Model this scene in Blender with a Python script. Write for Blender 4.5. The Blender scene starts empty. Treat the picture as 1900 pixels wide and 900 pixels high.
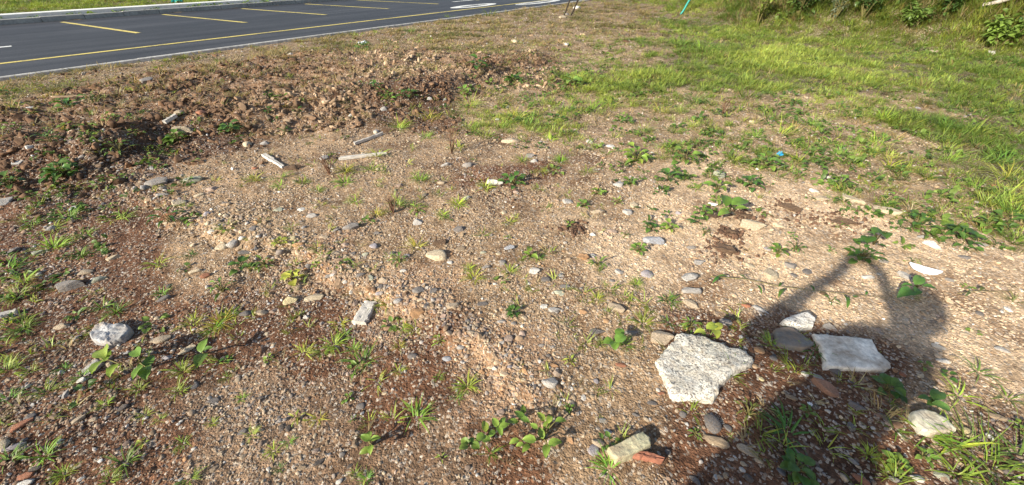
import bpy, bmesh, math, random
import numpy as np
from mathutils import Vector, Matrix, Euler

# ------------------------------------------------------------------ camera, sky, sun, exposure
SC = bpy.context.scene
C = SC.collection
IW, IH, FPX, HOR, CH = 1900.0, 900.0, 720.0, -72.0, 1.5      # photo size, focal length in its pixels, horizon row, eye height
PITCH = math.atan((IH / 2 - HOR) / FPX)
cam_d = bpy.data.cameras.new('camera'); cam = bpy.data.objects.new('camera', cam_d); C.objects.link(cam)
cam_d.sensor_width = 36.0; cam_d.lens = 36.0 * FPX / IW; cam_d.clip_start = 0.02; cam_d.clip_end = 2000
cam.location = (0, 0, CH); cam.rotation_euler = (math.pi / 2 - PITCH, 0, 0)
SC.camera = cam

SUN_EL = math.radians(27.0)
SHADOW = (0.745, 0.667)                                        # ground direction in which shadows fall
az_sun = math.atan2(-SHADOW[0], -SHADOW[1])                    # from +Y towards +X
world = bpy.data.worlds.new('World'); SC.world = world; world.use_nodes = True
wn = world.node_tree
sky = wn.nodes.new('ShaderNodeTexSky'); sky.sky_type = 'NISHITA'; sky.sun_disc = False
sky.sun_elevation = SUN_EL; sky.sun_rotation = az_sun; sky.air_density = 1.0; sky.dust_density = 1.5
wn.links.new(sky.outputs[0], wn.nodes['Background'].inputs[0])
wn.nodes['Background'].inputs[1].default_value = 0.10
sun_d = bpy.data.lights.new('sun', 'SUN'); sun = bpy.data.objects.new('sun', sun_d); C.objects.link(sun)
sun_d.energy = 4.7; sun_d.angle = math.radians(0.8); sun_d.color = (1.0, 0.93, 0.79)
sd_ = Vector((SHADOW[0] * math.cos(SUN_EL), SHADOW[1] * math.cos(SUN_EL), -math.sin(SUN_EL)))
sun.rotation_euler = sd_.to_track_quat('-Z', 'Y').to_euler(); sun.location = (-8, -8, 10)
SC.view_settings.view_transform = 'Standard'; SC.view_settings.look = 'None'
SC.view_settings.exposure = 0.78; SC.view_settings.gamma = 1.0
SC.view_settings.use_curve_mapping = False
SC.render.engine = 'CYCLES'; SC.cycles.max_bounces = 6; SC.cycles.transparent_max_bounces = 6

random.seed(7); RNG = np.random.default_rng(11)
R = math.radians

# ------------------------------------------------------------------ numeric helpers
_perm = np.random.default_rng(5).permutation(4096)
_ang = np.random.default_rng(6).uniform(0, 2 * math.pi, 4096)
_gx, _gy = np.cos(_ang), np.sin(_ang)
def pn(x, y, seed=0):
    """gradient noise, about -0.7..0.7"""
    xi = np.floor(x).astype(np.int64); yi = np.floor(y).astype(np.int64)
    xf = x - xi; yf = y - yi
    u = xf * xf * xf * (xf * (xf * 6 - 15) + 10); v = yf * yf * yf * (yf * (yf * 6 - 15) + 10)
    def gr(a, b):
        h = _perm[(_perm[(a + seed * 131) & 4095] + b) & 4095]
        return _gx[h] * (x - a) + _gy[h] * (y - b)
    n00 = gr(xi, yi); n10 = gr(xi + 1, yi); n01 = gr(xi, yi + 1); n11 = gr(xi + 1, yi + 1)
    a = n00 + u * (n10 - n00); b = n01 + u * (n11 - n01)
    return a + v * (b - a)
def smooth(a, b, x):
    t = np.clip((x - a) / (b - a), 0, 1); return t * t * (3 - 2 * t)
CP, SP = math.cos(PITCH), math.sin(PITCH)
def ray(px, py):
    a = (px - IW / 2) / FPX; b = (py - IH / 2) / FPX
    return np.array((a, CP - b * SP, -SP - b * CP))
def onplane(px, py, z=0.0):
    d = ray(px, py); t = (CH - z) / -d[2]
    return np.array((d[0] * t, d[1] * t, z))
def depth_of(p): return p[1] * CP + (CH - p[2]) * SP
def poly_sd(x, y, P, val):
    """signed distance to a polyline (positive on its left) and a value carried along it"""
    best = np.full(x.shape, 1e9); sg = np.zeros(x.shape); vv = np.zeros(x.shape)
    for i in range(len(P) - 1):
        ax, ay = P[i][0], P[i][1]; dx, dy = P[i + 1][0] - ax, P[i + 1][1] - ay
        L2 = dx * dx + dy * dy
        t = np.clip(((x - ax) * dx + (y - ay) * dy) / L2, 0, 1)
        ex, ey = x - ax - t * dx, y - ay - t * dy
        d = np.hypot(ex, ey); m = d < best
        cr = dx * ey - dy * ex
        best = np.where(m, d, best); sg = np.where(m, np.where(cr >= 0, 1.0, -1.0), sg)
        vv = np.where(m, val[i] + t * (val[i + 1] - val[i]), vv)
    return best * sg, vv

# the road runs along RD; RN points across it, away from the camera
RD = np.array((0.61, 0.7924)); RN = np.array((-0.7924, 0.61))
def road_n(x, y): return x * RN[0] + y * RN[1]
def road_pt(n, s, z=0.0): return (RN[0] * n + RD[0] * s, RN[1] * n + RD[1] * s, z)

BANK = [(-420, 430, .11), (0, 345, .14), (190, 335, .15), (330, 275, .15), (560, 235, .15), (760, 208, .18), (870, 185, .17), (960, 145, .11), (1040, 105, .04), (1150, 70, 0), (1400, 30, 0)]
BANK_P = [onplane(a, b) for a, b, c in BANK]; BANK_H = [c for a, b, c in BANK]
STEP = [(120, 270, 0), (250, 350, .04), (330, 395, .056), (480, 430, .06), (620, 490, .062), (760, 560, .06), (900, 640, .048), (990, 730, .028), (1060, 830, 0)]
STEP_P = [onplane(a, b) for a, b, c in STEP]; STEP_H = [c for a, b, c in STEP]
HILL = [(2600, 260, .5), (1900, 120, .5), (1700, 92, .48), (1500, 78, .42), (1330, 55, .3), (1180, 15, .12), (1050, -20, .05)]
HILL_P = [onplane(a, b) for a, b, c in HILL]; HILL_H = [c for a, b, c in HILL]
def bank_sd(x, y):
    sd, h = poly_sd(x, y, BANK_P, BANK_H)
    return sd + 0.22 * pn(x * 1.1, y * 1.1, 3) + 0.10 * pn(x * 3.3, y * 3.3, 4), h
def Zc(x, y):
    x = np.asarray(x, float); y = np.asarray(y, float)
    n = road_n(x, y)
    sd, h = bank_sd(x, y)
    z = h * smooth(-0.15, 0.60, sd) * (1 - 1.0 * smooth(6.5, 9.8, n))
    z = z + 0.05 * smooth(-0.1, .35, sd) * np.exp(-((sd - .45) / .35) ** 2) * (h > .02) * (1 - smooth(8.5, 9.8, n))
    sd2, h2 = poly_sd(x, y, STEP_P, STEP_H)
    sd2 = sd2 + 0.12 * pn(x * 2.7, y * 2.7, 8) + 0.07 * pn(x * 8, y * 8, 9)
    z = z - h2 * smooth(0.0, 0.11, -sd2) * (1 - smooth(.7, 2.2, -sd2))
    sd3, s3 = poly_sd(x, y, HILL_P, HILL_H)
    up = np.maximum(0, -sd3)                                       # beyond the foot (line runs from +x to -x, so its right side)
    up = np.where(sd3 < 0, up, 0)
    z = z + 4.0 * (1 - np.exp(-s3 * up / 4.0)) * smooth(0, 1.5, up)
    z = z + (0.035 * pn(x * .45, y * .45, 1) + 0.015 * pn(x * 1.7, y * 1.7, 2)) * (1 - smooth(8.8, 10.0, n)) - .012 * smooth(9.6, 10.2, n) * (n < 15)
    # road bed and the verge beyond it
    inroad = smooth(10.15, 10.5, n) * (1 - smooth(19.75, 19.8, n))
    z = z * (1 - inroad) + (-0.06) * inroad
    over = smooth(19.75, 19.8, n)
    z = z * (1 - over) + over * (0.05 + 0.10 * smooth(21.5, 26, n) + .03 * pn(x, y, 12))
    return z
def gp(px, py):
    """where the sight line of a photo point meets the land"""
    d = ray(px, py); t = np.concatenate([np.linspace(.6, 8, 220), np.geomspace(8.05, 80, 220)])
    zz = CH + d[2] * t - Zc(d[0] * t, d[1] * t)
    k = np.argmax(zz < 0)
    if zz[k] >= 0: return onplane(px, py)
    lo, hi = t[k - 1], t[k]; f0, f1 = zz[k - 1], zz[k]
    tt = lo + (hi - lo) * f0 / (f0 - f1)
    return np.array((d[0] * tt, d[1] * tt, CH + d[2] * tt))

# soil kinds on a loose grid of photo points, carried to the land
SOIL = {  # base colour, gravel density, grass tufts per m2, roughness of relief
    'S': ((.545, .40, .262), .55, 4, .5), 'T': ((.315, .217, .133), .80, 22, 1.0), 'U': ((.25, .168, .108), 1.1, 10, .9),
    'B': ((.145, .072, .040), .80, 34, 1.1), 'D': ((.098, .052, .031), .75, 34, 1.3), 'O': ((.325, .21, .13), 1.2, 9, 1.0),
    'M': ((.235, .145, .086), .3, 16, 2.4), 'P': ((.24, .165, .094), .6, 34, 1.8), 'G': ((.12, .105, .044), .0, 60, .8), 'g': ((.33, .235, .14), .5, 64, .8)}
KEYS = list(SOIL)
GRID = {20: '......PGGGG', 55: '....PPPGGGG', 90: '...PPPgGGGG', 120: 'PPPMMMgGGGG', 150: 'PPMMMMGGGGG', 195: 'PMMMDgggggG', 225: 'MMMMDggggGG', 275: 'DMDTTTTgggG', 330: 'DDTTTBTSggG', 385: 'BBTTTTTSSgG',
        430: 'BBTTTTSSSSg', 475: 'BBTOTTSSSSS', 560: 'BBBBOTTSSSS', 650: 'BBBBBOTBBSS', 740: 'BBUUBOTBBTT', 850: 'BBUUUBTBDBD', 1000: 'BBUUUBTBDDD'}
cpts, ctyp = [], []
for gy, row in GRID.items():
    for i, ch in enumerate(row):
        if ch == '.': continue
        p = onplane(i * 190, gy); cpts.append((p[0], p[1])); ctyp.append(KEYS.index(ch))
for p, k in (((-14, 24), 'G'), ((-20, 16), 'G'), ((-2, 32), 'G'), ((0, -2), 'B'), ((4, -4), 'B'), ((-5, -4), 'B')):
    cpts.append(p); ctyp.append(KEYS.index(k))
cpts = np.array(cpts); ctyp = np.array(ctyp); ONE = np.eye(len(KEYS))[ctyp]
def zones(x, y):
    sc = 0.10 + 0.055 * np.hypot(x, y)
    wx = x + sc * (1.3 * pn(x * 1.3, y * 1.3, 20) + .7 * pn(x * 4, y * 4, 21)); wy = y + sc * (1.3 * pn(x * 1.3, y * 1.3, 22) + .7 * pn(x * 4, y * 4, 23))
    out = np.zeros((len(x), len(KEYS)))
    for a in range(0, len(x), 40000):
        s = slice(a, a + 40000)
        d2 = (wx[s, None] - cpts[None, :, 0]) ** 2 + (wy[s, None] - cpts[None, :, 1]) ** 2
        w = 1 / (d2 + 1e-4) ** 2.6
        out[s] = (w @ ONE) / w.sum(1)[:, None]
    return out
SCOL = np.array([SOIL[k][0] for k in KEYS]); SGRV = np.array([SOIL[k][1] for k in KEYS]); SGRS = np.array([SOIL[k][2] for k in KEYS]); SREL = np.array([SOIL[k][3] for k in KEYS])
def Zfull(x, y, w=None):
    x = np.asarray(x, float).ravel(); y = np.asarray(y, float).ravel()
    if w is None: w = zones(x, y)
    rel = w @ SREL; m = w[:, KEYS.index('M')] + .5 * w[:, KEYS.index('D')] * (road_n(x, y) > 2.5)
    z = Zc(x, y)
    n = road_n(x, y); free = 1 - smooth(9.5, 10.3, n) * (1 - smooth(21, 21.6, n))
    q = .010 * pn(x * 5, y * 5, 30) + .006 * pn(x * 13, y * 13, 31) + .0035 * pn(x * 31, y * 31, 32) + .002 * pn(x * 70, y * 70, 33)
    q = q * rel + m * (.105 * np.abs(pn(x * 2.6, y * 2.6, 34)) + .055 * np.abs(pn(x * 7.5, y * 7.5, 35)) + .014 * pn(x * 17, y * 17, 36))
    return z + q * free
def zat(x, y): return float(Zfull(np.array([x]), np.array([y]))[0])

# ------------------------------------------------------------------ materials
def mat(name):
    m = bpy.data.materials.new(name); m.use_nodes = True
    return m, m.node_tree.nodes, m.node_tree.links, m.node_tree.nodes['Principled BSDF']
def nnode(ns, t, **kw):
    n = ns.new(t)
    for k, v in kw.items():
        if k in n.inputs.keys() if hasattr(n.inputs, 'keys') else False: n.inputs[k].default_value = v
        else: setattr(n, k, v)
    return n
def noise(ns, ls, vec, scale, detail=3, rough=.55):
    n = ns.new('ShaderNodeTexNoise'); n.inputs['Scale'].default_value = scale; n.inputs['Detail'].default_value = detail; n.inputs['Roughness'].default_value = rough
    if vec: ls.new(vec, n.inputs['Vector'])
    return n
def ramp(ns, ls, src, stops):
    r = ns.new('ShaderNodeValToRGB'); e = r.color_ramp.elements
    while len(e) < len(stops): e.new(.5)
    for k, (p, c) in enumerate(stops):
        e[k].position = p; e[k].color = (c, c, c, 1) if not hasattr(c, '__len__') else (*c, 1)
    ls.new(src, r.inputs[0]); return r
def mixc(ns, ls, mode, fac, a, b):
    m = ns.new('ShaderNodeMix'); m.data_type = 'RGBA'; m.blend_type = mode
    for sock, v in ((m.inputs[0], fac), (m.inputs[6], a), (m.inputs[7], b)):
        if isinstance(v, (int, float)): sock.default_value = v
        elif isinstance(v, (tuple, list)): sock.default_value = (*v, 1) if len(v) == 3 else v
        else: ls.new(v, sock)
    return m.outputs[2]
def bump(ns, ls, h, dist, strength=1.0, normal=None):
    b = ns.new('ShaderNodeBump'); b.inputs['Distance'].default_value = dist; b.inputs['Strength'].default_value = strength
    ls.new(h, b.inputs['Height'])
    if normal: ls.new(normal, b.inputs['Normal'])
    return b.outputs[0]

def mat_soil():
    m, ns, ls, P = mat('soil')
    tc = ns.new('ShaderNodeTexCoord').outputs['Object']
    at = ns.new('ShaderNodeAttribute'); at.attribute_name = 'soil'
    v1 = ns.new('ShaderNodeTexVoronoi'); v1.inputs['Scale'].default_value = 95; ls.new(tc, v1.inputs['Vector'])
    v2 = ns.new('ShaderNodeTexVoronoi'); v2.inputs['Scale'].default_value = 210; ls.new(tc, v2.inputs['Vector'])
    n1 = noise(ns, ls, tc, 2.2, 5, .6); n2 = noise(ns, ls, tc, 16, 5, .65); n3 = noise(ns, ls, tc, 120, 3, .6)
    hs = ns.new('ShaderNodeHueSaturation'); sp = ns.new('ShaderNodeSeparateColor'); ls.new(v1.outputs['Color'], sp.inputs[0])
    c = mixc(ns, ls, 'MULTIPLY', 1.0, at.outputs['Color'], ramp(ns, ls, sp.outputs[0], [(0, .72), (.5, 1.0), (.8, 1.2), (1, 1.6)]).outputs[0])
    c = mixc(ns, ls, 'MULTIPLY', 1.0, c, ramp(ns, ls, n1.outputs[0], [(.32, (.50, .42, .37)), (.5, (1, 1, 1)), (.68, (1.25, 1.23, 1.2))]).outputs[0])
    c = mixc(ns, ls, 'MULTIPLY', 1.0, c, ramp(ns, ls, n2.outputs[0], [(.3, (.62, .56, .5)), (.55, (1.05, 1.03, 1)), (.75, (1.3, 1.3, 1.3))]).outputs[0])
    gs = ramp(ns, ls, sp.outputs[1], [(.80, 0.0), (.86, .65)])
    c = mixc(ns, ls, 'MIX', gs.outputs[0], c, ramp(ns, ls, sp.outputs[2], [(0, (.10, .095, .09)), (.25, (.3, .25, .2)), (.6, (.5, .42, .32)), (1, (.72, .64, .53))]).outputs[0])
    ls.new(c, P.inputs['Base Color'])
    P.inputs['Roughness'].default_value = .92; P.inputs['Specular IOR Level'].default_value = .25
    e = ramp(ns, ls, v1.outputs['Distance'], [(0, 1), (.6, 0)])
    b = bump(ns, ls, e.outputs[0], .004, .7)
    b = bump(ns, ls, v2.outputs['Distance'], .002, .8, b)
    b = bump(ns, ls, n3.outputs[0], .004, .8, b); b = bump(ns, ls, n2.outputs[0], .02, .8, b)
    ls.new(b, P.inputs['Normal']); return m

def mat_stone(name, per_instance=False, speck=0.0, spread=.35, rough=.85, scale=40, bumpd=.003, veins=False):
    m, ns, ls, P = mat(name)
    tc = ns.new('ShaderNodeTexCoord').outputs['Object']
    if per_instance:
        a = ns.new('ShaderNodeAttribute'); a.attribute_type = 'INSTANCER'; a.attribute_name = 'col'; base = a.outputs['Color']; rnd = None
    else:
        oi = ns.new('ShaderNodeObjectInfo'); base = oi.outputs['Color']
        va = ns.new('ShaderNodeVectorMath'); va.operation = 'ADD'; ls.new(tc, va.inputs[0])
        mv = ns.new('ShaderNodeMath'); mv.operation = 'MULTIPLY'; mv.inputs[1].default_value = 37; ls.new(oi.outputs['Random'], mv.inputs[0])
        ls.new(mv.outputs[0], va.inputs[1]); tc = va.outputs[0]
    n1 = noise(ns, ls, tc, scale * .12, 4, .6); n2 = noise(ns, ls, tc, scale, 4, .7)
    lo, hi = 1 - spread, 1 + spread
    c = mixc(ns, ls, 'MULTIPLY', 1.0, base, ramp(ns, ls, n1.outputs[0], [(.3, (lo, lo * .96, lo * .9)), (.7, (hi, hi, hi))]).outputs[0])
    c = mixc(ns, ls, 'MULTIPLY', 1.0, c, ramp(ns, ls, n2.outputs[0], [(.3, .68), (.7, 1.28)]).outputs[0])
    if veins:
        nv = noise(ns, ls, tc, 7.0, 4, .6); sc_ = ns.new('ShaderNodeTexWave'); sc_.wave_type = 'BANDS'; sc_.inputs['Scale'].default_value = 16; sc_.inputs['Distortion'].default_value = 9; sc_.inputs['Detail'].default_value = 3; ls.new(tc, sc_.inputs['Vector'])
        lim = mixc(ns, ls, 'MULTIPLY', 1.0, ramp(ns, ls, sc_.outputs['Fac'], [(.0, 1), (.16, 0)]).outputs[0], ramp(ns, ls, nv.outputs[0], [(.42, 0), (.58, .75)]).outputs[0])
        c = mixc(ns, ls, 'MIX', lim, c, (.13, .13, .14))
    if speck:
        v = ns.new('ShaderNodeTexVoronoi'); v.inputs['Scale'].default_value = scale * 1.6; v.inputs['Randomness'].default_value = 1.0; ls.new(tc, v.inputs['Vector'])
        s = ns.new('ShaderNodeSeparateColor'); ls.new(v.outputs['Color'], s.inputs[0])
        r = ramp(ns, ls, s.outputs[0], [(1 - speck - .02, 0), (1 - speck + .02, .9)])
        nsp = noise(ns, ls, tc, scale * .14, 4, .7); c = mixc(ns, ls, 'MIX', mixc(ns, ls, 'MULTIPLY', 1.0, r.outputs[0], ramp(ns, ls, nsp.outputs[0], [(.36, .35), (.56, 1)]).outputs[0]), c, (.15, .145, .14))
        n4 = noise(ns, ls, tc, scale * .25, 3, .6)
        c = mixc(ns, ls, 'MIX', ramp(ns, ls, n4.outputs[0], [(.54, 0), (.72, .55)]).outputs[0], c, (.50, .42, .27))
    if not per_instance:
        nd = noise(ns, ls, tc, scale * .3, 5, .7)
        c = mixc(ns, ls, 'MIX', ramp(ns, ls, nd.outputs[0], [(.42, 0), (.64, .72 if not speck else .4)]).outputs[0], c, (.30, .21, .135))
    ls.new(c, P.inputs['Base Color']); P.inputs['Roughness'].default_value = rough; P.inputs['Specular IOR Level'].default_value = .35
    b = bump(ns, ls, n2.outputs[0], bumpd, .8); b = bump(ns, ls, n1.outputs[0], bumpd * 4, .5, b)
    ls.new(b, P.inputs['Normal']); return m

def mat_leaf(name, per_instance=False, trans=.28, vein=False, rough=.5):
    m, ns, ls, P = mat(name)
    if per_instance:
        a = ns.new('ShaderNodeAttribute'); a.attribute_type = 'INSTANCER'; a.attribute_name = 'col'; base = a.outputs['Color']
    else: base = ns.new('ShaderNodeObjectInfo').outputs['Color']
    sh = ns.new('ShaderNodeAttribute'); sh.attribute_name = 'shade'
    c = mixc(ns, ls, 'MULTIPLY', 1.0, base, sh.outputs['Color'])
    tc = ns.new('ShaderNodeTexCoord').outputs['Object']
    n = noise(ns, ls, tc, 30, 3, .6)
    c = mixc(ns, ls, 'MULTIPLY', 1.0, c, ramp(ns, ls, n.outputs[0], [(.3, .72), (.7, 1.25)]).outputs[0])
    ls.new(c, P.inputs['Base Color']); P.inputs['Roughness'].default_value = rough; P.inputs['Specular IOR Level'].default_value = .4
    tr = ns.new('ShaderNodeBsdfTranslucent'); ls.new(mixc(ns, ls, 'MULTIPLY', 1.0, c, (1.25, 1.3, .6)), tr.inputs[0])
    mx = ns.new('ShaderNodeMixShader'); mx.inputs[0].default_value = trans
    ls.new(P.outputs[0], mx.inputs[1]); ls.new(tr.outputs[0], mx.inputs[2])
    ls.new(mx.outputs[0], ns['Material Output'].inputs['Surface']); return m

def mat_simple(name, col, rough=.8, scale=30, amt=.25, bumpd=.002, stretch=None, detail=4):
    m, ns, ls, P = mat(name)
    tc = ns.new('ShaderNodeTexCoord').outputs['Object']
    if stretch:
        mp = ns.new('ShaderNodeMapping'); mp.inputs['Scale'].default_value = stretch; ls.new(tc, mp.inputs[0]); tc = mp.outputs[0]
    n = noise(ns, ls, tc, scale, detail, .6); n2 = noise(ns, ls, tc, scale * .08, 3, .6)
    c = mixc(ns, ls, 'MULTIPLY', 1.0, col, ramp(ns, ls, n.outputs[0], [(.3, 1 - amt), (.7, 1 + amt)]).outputs[0])
    c = mixc(ns, ls, 'MULTIPLY', 1.0, c, ramp(ns, ls, n2.outputs[0], [(.3, 1 - amt * .7), (.7, 1 + amt * .5)]).outputs[0])
    ls.new(c, P.inputs['Base Color']); P.inputs['Roughness'].default_value = rough; P.inputs['Specular IOR Level'].default_value = .3
    ls.new(bump(ns, ls, n.outputs[0], bumpd, .8), P.inputs['Normal']); return m

def mat_asphalt():
    m, ns, ls, P = mat('asphalt'); tc = ns.new('ShaderNodeTexCoord').outputs['Object']
    mp = ns.new('ShaderNodeMapping'); mp.vector_type = 'POINT'; mp.inputs['Rotation'].default_value = (0, 0, -math.atan2(RD[1], RD[0])); ls.new(tc, mp.inputs[0])
    m2 = ns.new('ShaderNodeMapping'); m2.inputs['Scale'].default_value = (.05, 1.4, 1); ls.new(mp.outputs[0], m2.inputs[0])
    st = noise(ns, ls, m2.outputs[0], 1.5, 5, .65); fine = noise(ns, ls, tc, 55, 4, .75); pat = noise(ns, ls, tc, .5, 4, .6)
    c = mixc(ns, ls, 'MULTIPLY', 1.0, (.042, .0415, .044), ramp(ns, ls, st.outputs[0], [(.32, .6), (.5, 1.0), (.68, 1.6)]).outputs[0])
    c = mixc(ns, ls, 'MULTIPLY', 1.0, c, ramp(ns, ls, fine.outputs[0], [(.3, .6), (.7, 1.5)]).outputs[0])
    c = mixc(ns, ls, 'MULTIPLY', 1.0, c, ramp(ns, ls, pat.outputs[0], [(.3, .8), (.7, 1.2)]).outputs[0])
    ls.new(c, P.inputs['Base Color']); P.inputs['Roughness'].default_value = .6; P.inputs['Specular IOR Level'].default_value = .4
    ls.new(bump(ns, ls, fine.outputs[0], .006, .8), P.inputs['Normal']); return m
def mat_paint(name, col):
    m, ns, ls, P = mat(name); tc = ns.new('ShaderNodeTexCoord').outputs['Object']
    n = noise(ns, ls, tc, 14, 5, .75); n2 = noise(ns, ls, tc, 1.1, 4, .6)
    ad = ns.new('ShaderNodeMath'); ad.operation = 'ADD'; ls.new(n.outputs[0], ad.inputs[0]); ls.new(n2.outputs[0], ad.inputs[1])
    hv = ns.new('ShaderNodeMath'); hv.operation = 'MULTIPLY'; hv.inputs[1].default_value = .5; ls.new(ad.outputs[0], hv.inputs[0])
    c = mixc(ns, ls, 'MIX', ramp(ns, ls, hv.outputs[0], [(.50, .03), (.60, .75)]).outputs[0], col, (.10, .095, .09))
    ls.new(c, P.inputs['Base Color']); P.inputs['Roughness'].default_value = .7; return m
M = {'soil': mat_soil(),
     'stone': mat_stone('stone'), 'granite': mat_stone('granite', speck=.26, scale=100, spread=.12, bumpd=.006), 'marble': mat_stone('marble', speck=0, scale=30, spread=.32, bumpd=.006, veins=True),
     'pale_rock': mat_stone('pale_rock', speck=0, scale=34, spread=.2, bumpd=.008),
     'clod': mat_stone('clod', spread=.3, rough=.97, scale=60, bumpd=.008),
     'gravel': mat_stone('gravel', True, scale=2.2, bumpd=.0006), 'clods': mat_stone('clods', True, scale=3.0, bumpd=.002, rough=.97),
     'leaf': mat_leaf('leaf', rough=.42), 'grass': mat_leaf('grass', trans=.32), 'meadow': mat_leaf('meadow', True, trans=.32), 'cover': mat_leaf('cover', True),
     'asphalt': mat_asphalt(), 'yellow': mat_paint('road_paint_yellow', (.70, .56, .15)), 'white': mat_paint('road_paint_white', (.74, .74, .70)),
     'concrete': mat_simple('concrete', (.34, .33, .30), .9, 14, .25, .004), 'edging': mat_simple('pale_edging', (.52, .50, .46), .9, 12, .3, .004), 'pale': mat_simple('white_concrete', (.78, .77, .73), .85, 10, .12, .003),
     'wood': mat_simple('weathered_wood', (.54, .50, .44), .9, 22, .45, .004, (1, 14, 14)), 'brown_wood': mat_simple('brown_wood', (.24, .17, .11), .9, 22, .4, .004, (1, 12, 12)),
     'dark_wood': mat_simple('dark_stick', (.035, .028, .022), .9, 40, .3, .002), 'teal': mat_simple('teal_plastic', (.02, .26, .22), .45, 8, .12, .001), 'blue': mat_simple('blue_plastic', (.05, .42, .75), .35, 8, .1, .001),
     'plastic': mat_simple('white_plastic', (.74, .76, .80), .35, 6, .08, .002), 'stem': mat_simple('stem', (.16, .14, .05), .8, 60, .3), 'twig': mat_simple('dry_twig', (.17, .09, .055), .9, 60, .3),
     'skin': mat_simple('skin', (.42, .25, .17), .55, 30, .06, .0005), 'shirt': mat_simple('shirt_cloth', (.08, .10, .16), .9, 90, .15, .001), 'denim': mat_simple('trouser_cloth', (.05, .06, .10), .9, 90, .15, .001),
     'hair': mat_simple('hair', (.02, .015, .012), .6, 80, .3), 'black': mat_simple('phone_black', (.02, .02, .022), .3, 10, .05)}

# ------------------------------------------------------------------ mesh and object helpers
def mesh(name, V, F, m=None, smooth_=True, shade=None, sharp=None):
    me = bpy.data.meshes.new(name); me.from_pydata([tuple(map(float, v)) for v in V], [], [tuple(f) for f in F]); me.update()
    if m: me.materials.append(M[m] if isinstance(m, str) else m)
    if smooth_: me.polygons.foreach_set('use_smooth', [True] * len(me.polygons))
    if shade is not None:
        a = me.color_attributes.new('shade', 'FLOAT_COLOR', 'POINT'); a.data.foreach_set('color', np.asarray(shade, np.float32).ravel())
    if sharp: me.set_sharp_from_angle(angle=R(sharp))
    return me
def ob(name, me, parent=None, loc=(0, 0, 0), rot=(0, 0, 0), scale=(1, 1, 1), color=None, kind=None, label=None, cat=None, group=None):
    o = bpy.data.objects.new(name, me); C.objects.link(o)
    o.location = tuple(map(float, loc)); o.rotation_euler = tuple(map(float, rot)); o.scale = tuple(map(float, scale)) if hasattr(scale, '__len__') else (scale,) * 3
    if parent: o.parent = parent
    if color is not None: o.color = (*color, 1)
    if kind: o['kind'] = kind
    if label: o['label'] = label
    if cat: o['category'] = cat
    if group: o['group'] = group
    return o
def tube(pts, rad, sides=6, cap=True):
    """a tapered tube through points; rad a number or one per point"""
    pts = [Vector(p) for p in pts]; V, F = [], []
    for i, p in enumerate(pts):
        d = (pts[min(i + 1, len(pts) - 1)] - pts[max(i - 1, 0)]).normalized()
        a = d.orthogonal().normalized() if i == 0 else (a - d * a.dot(d)).normalized()
        b = d.cross(a); r = float(rad[i] if hasattr(rad, '__len__') else rad)
        for k in range(sides):
            t = 2 * math.pi * k / sides; V.append(p + r * (math.cos(t) * a + math.sin(t) * b))
    for i in range(len(pts) - 1):
        for k in range(sides):
            k2 = (k + 1) % sides; F.append((i * sides + k, i * sides + k2, (i + 1) * sides + k2, (i + 1) * sides + k))
    if cap: F.append(tuple(range(sides - 1, -1, -1))); F.append(tuple(range((len(pts) - 1) * sides, len(pts) * sides)))
    return V, F
def join(parts):
    V, F = [], []
    for v, f in parts:
        o = len(V); V += list(v); F += [tuple(i + o for i in q) for q in f]
    return V, F
def boxvf(x0, x1, y0, y1, z0, z1):
    V = [(x0, y0, z0), (x1, y0, z0), (x1, y1, z0), (x0, y1, z0), (x0, y0, z1), (x1, y0, z1), (x1, y1, z1), (x0, y1, z1)]
    return V, [(3, 2, 1, 0), (4, 5, 6, 7), (0, 1, 5, 4), (1, 2, 6, 5), (2, 3, 7, 6), (3, 0, 4, 7)]

# ------------------------------------------------------------------ the ground
def build_ground():
    r = [0.0, .12, .25, .38]; x = .38
    while x < 160:
        x += max(.0125, .0052 * x) if x < 14 else .03 * x
        r.append(x)
    r = np.array(r)
    dense = np.radians(np.linspace(-72, 72, 520)); rest = np.radians(np.linspace(72, 288, 44)[1:-1])
    th = np.concatenate([dense, rest]); nr, nt = len(r), len(th)
    X = (r[1:, None] * np.sin(th)[None]).ravel(); Y = (r[1:, None] * np.cos(th)[None]).ravel()
    X = np.concatenate([[0], X]); Y = np.concatenate([[0], Y])
    w = zones(X, Y); Zv = Zfull(X, Y, w)
    V = np.stack([X, Y, Zv], 1)
    i = np.arange(nr - 2)[:, None]; j = np.arange(nt)[None]; j2 = (j + 1) % nt
    Q = np.stack([1 + i * nt + j, 1 + i * nt + j2 + 0 * i, 1 + (i + 1) * nt + j2, 1 + (i + 1) * nt + j], -1).reshape(-1, 4)[:, ::-1]
    me = bpy.data.meshes.new('ground'); nq = len(Q)
    me.vertices.add(len(V)); me.vertices.foreach_set('co', V.astype(np.float32).ravel())
    tri = np.array([(0, 1 + (k + 1) % nt, 1 + k) for k in range(nt)])
    me.loops.add(nq * 4 + nt * 3); me.loops.foreach_set('vertex_index', np.concatenate([Q.ravel(), tri.ravel()]).astype(np.int32))
    me.polygons.add(nq + nt)
    me.polygons.foreach_set('loop_start', np.concatenate([np.arange(nq) * 4, nq * 4 + np.arange(nt) * 3]).astype(np.int32))
    me.update(calc_edges=True); me.validate()
    me.polygons.foreach_set('use_smooth', np.ones(len(me.polygons), bool))
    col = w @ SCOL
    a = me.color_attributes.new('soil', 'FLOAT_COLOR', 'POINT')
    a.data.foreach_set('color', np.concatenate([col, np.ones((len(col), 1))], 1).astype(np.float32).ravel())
    me.materials.append(M['soil'])
    return ob('ground', me, kind='structure')
build_ground()

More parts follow.
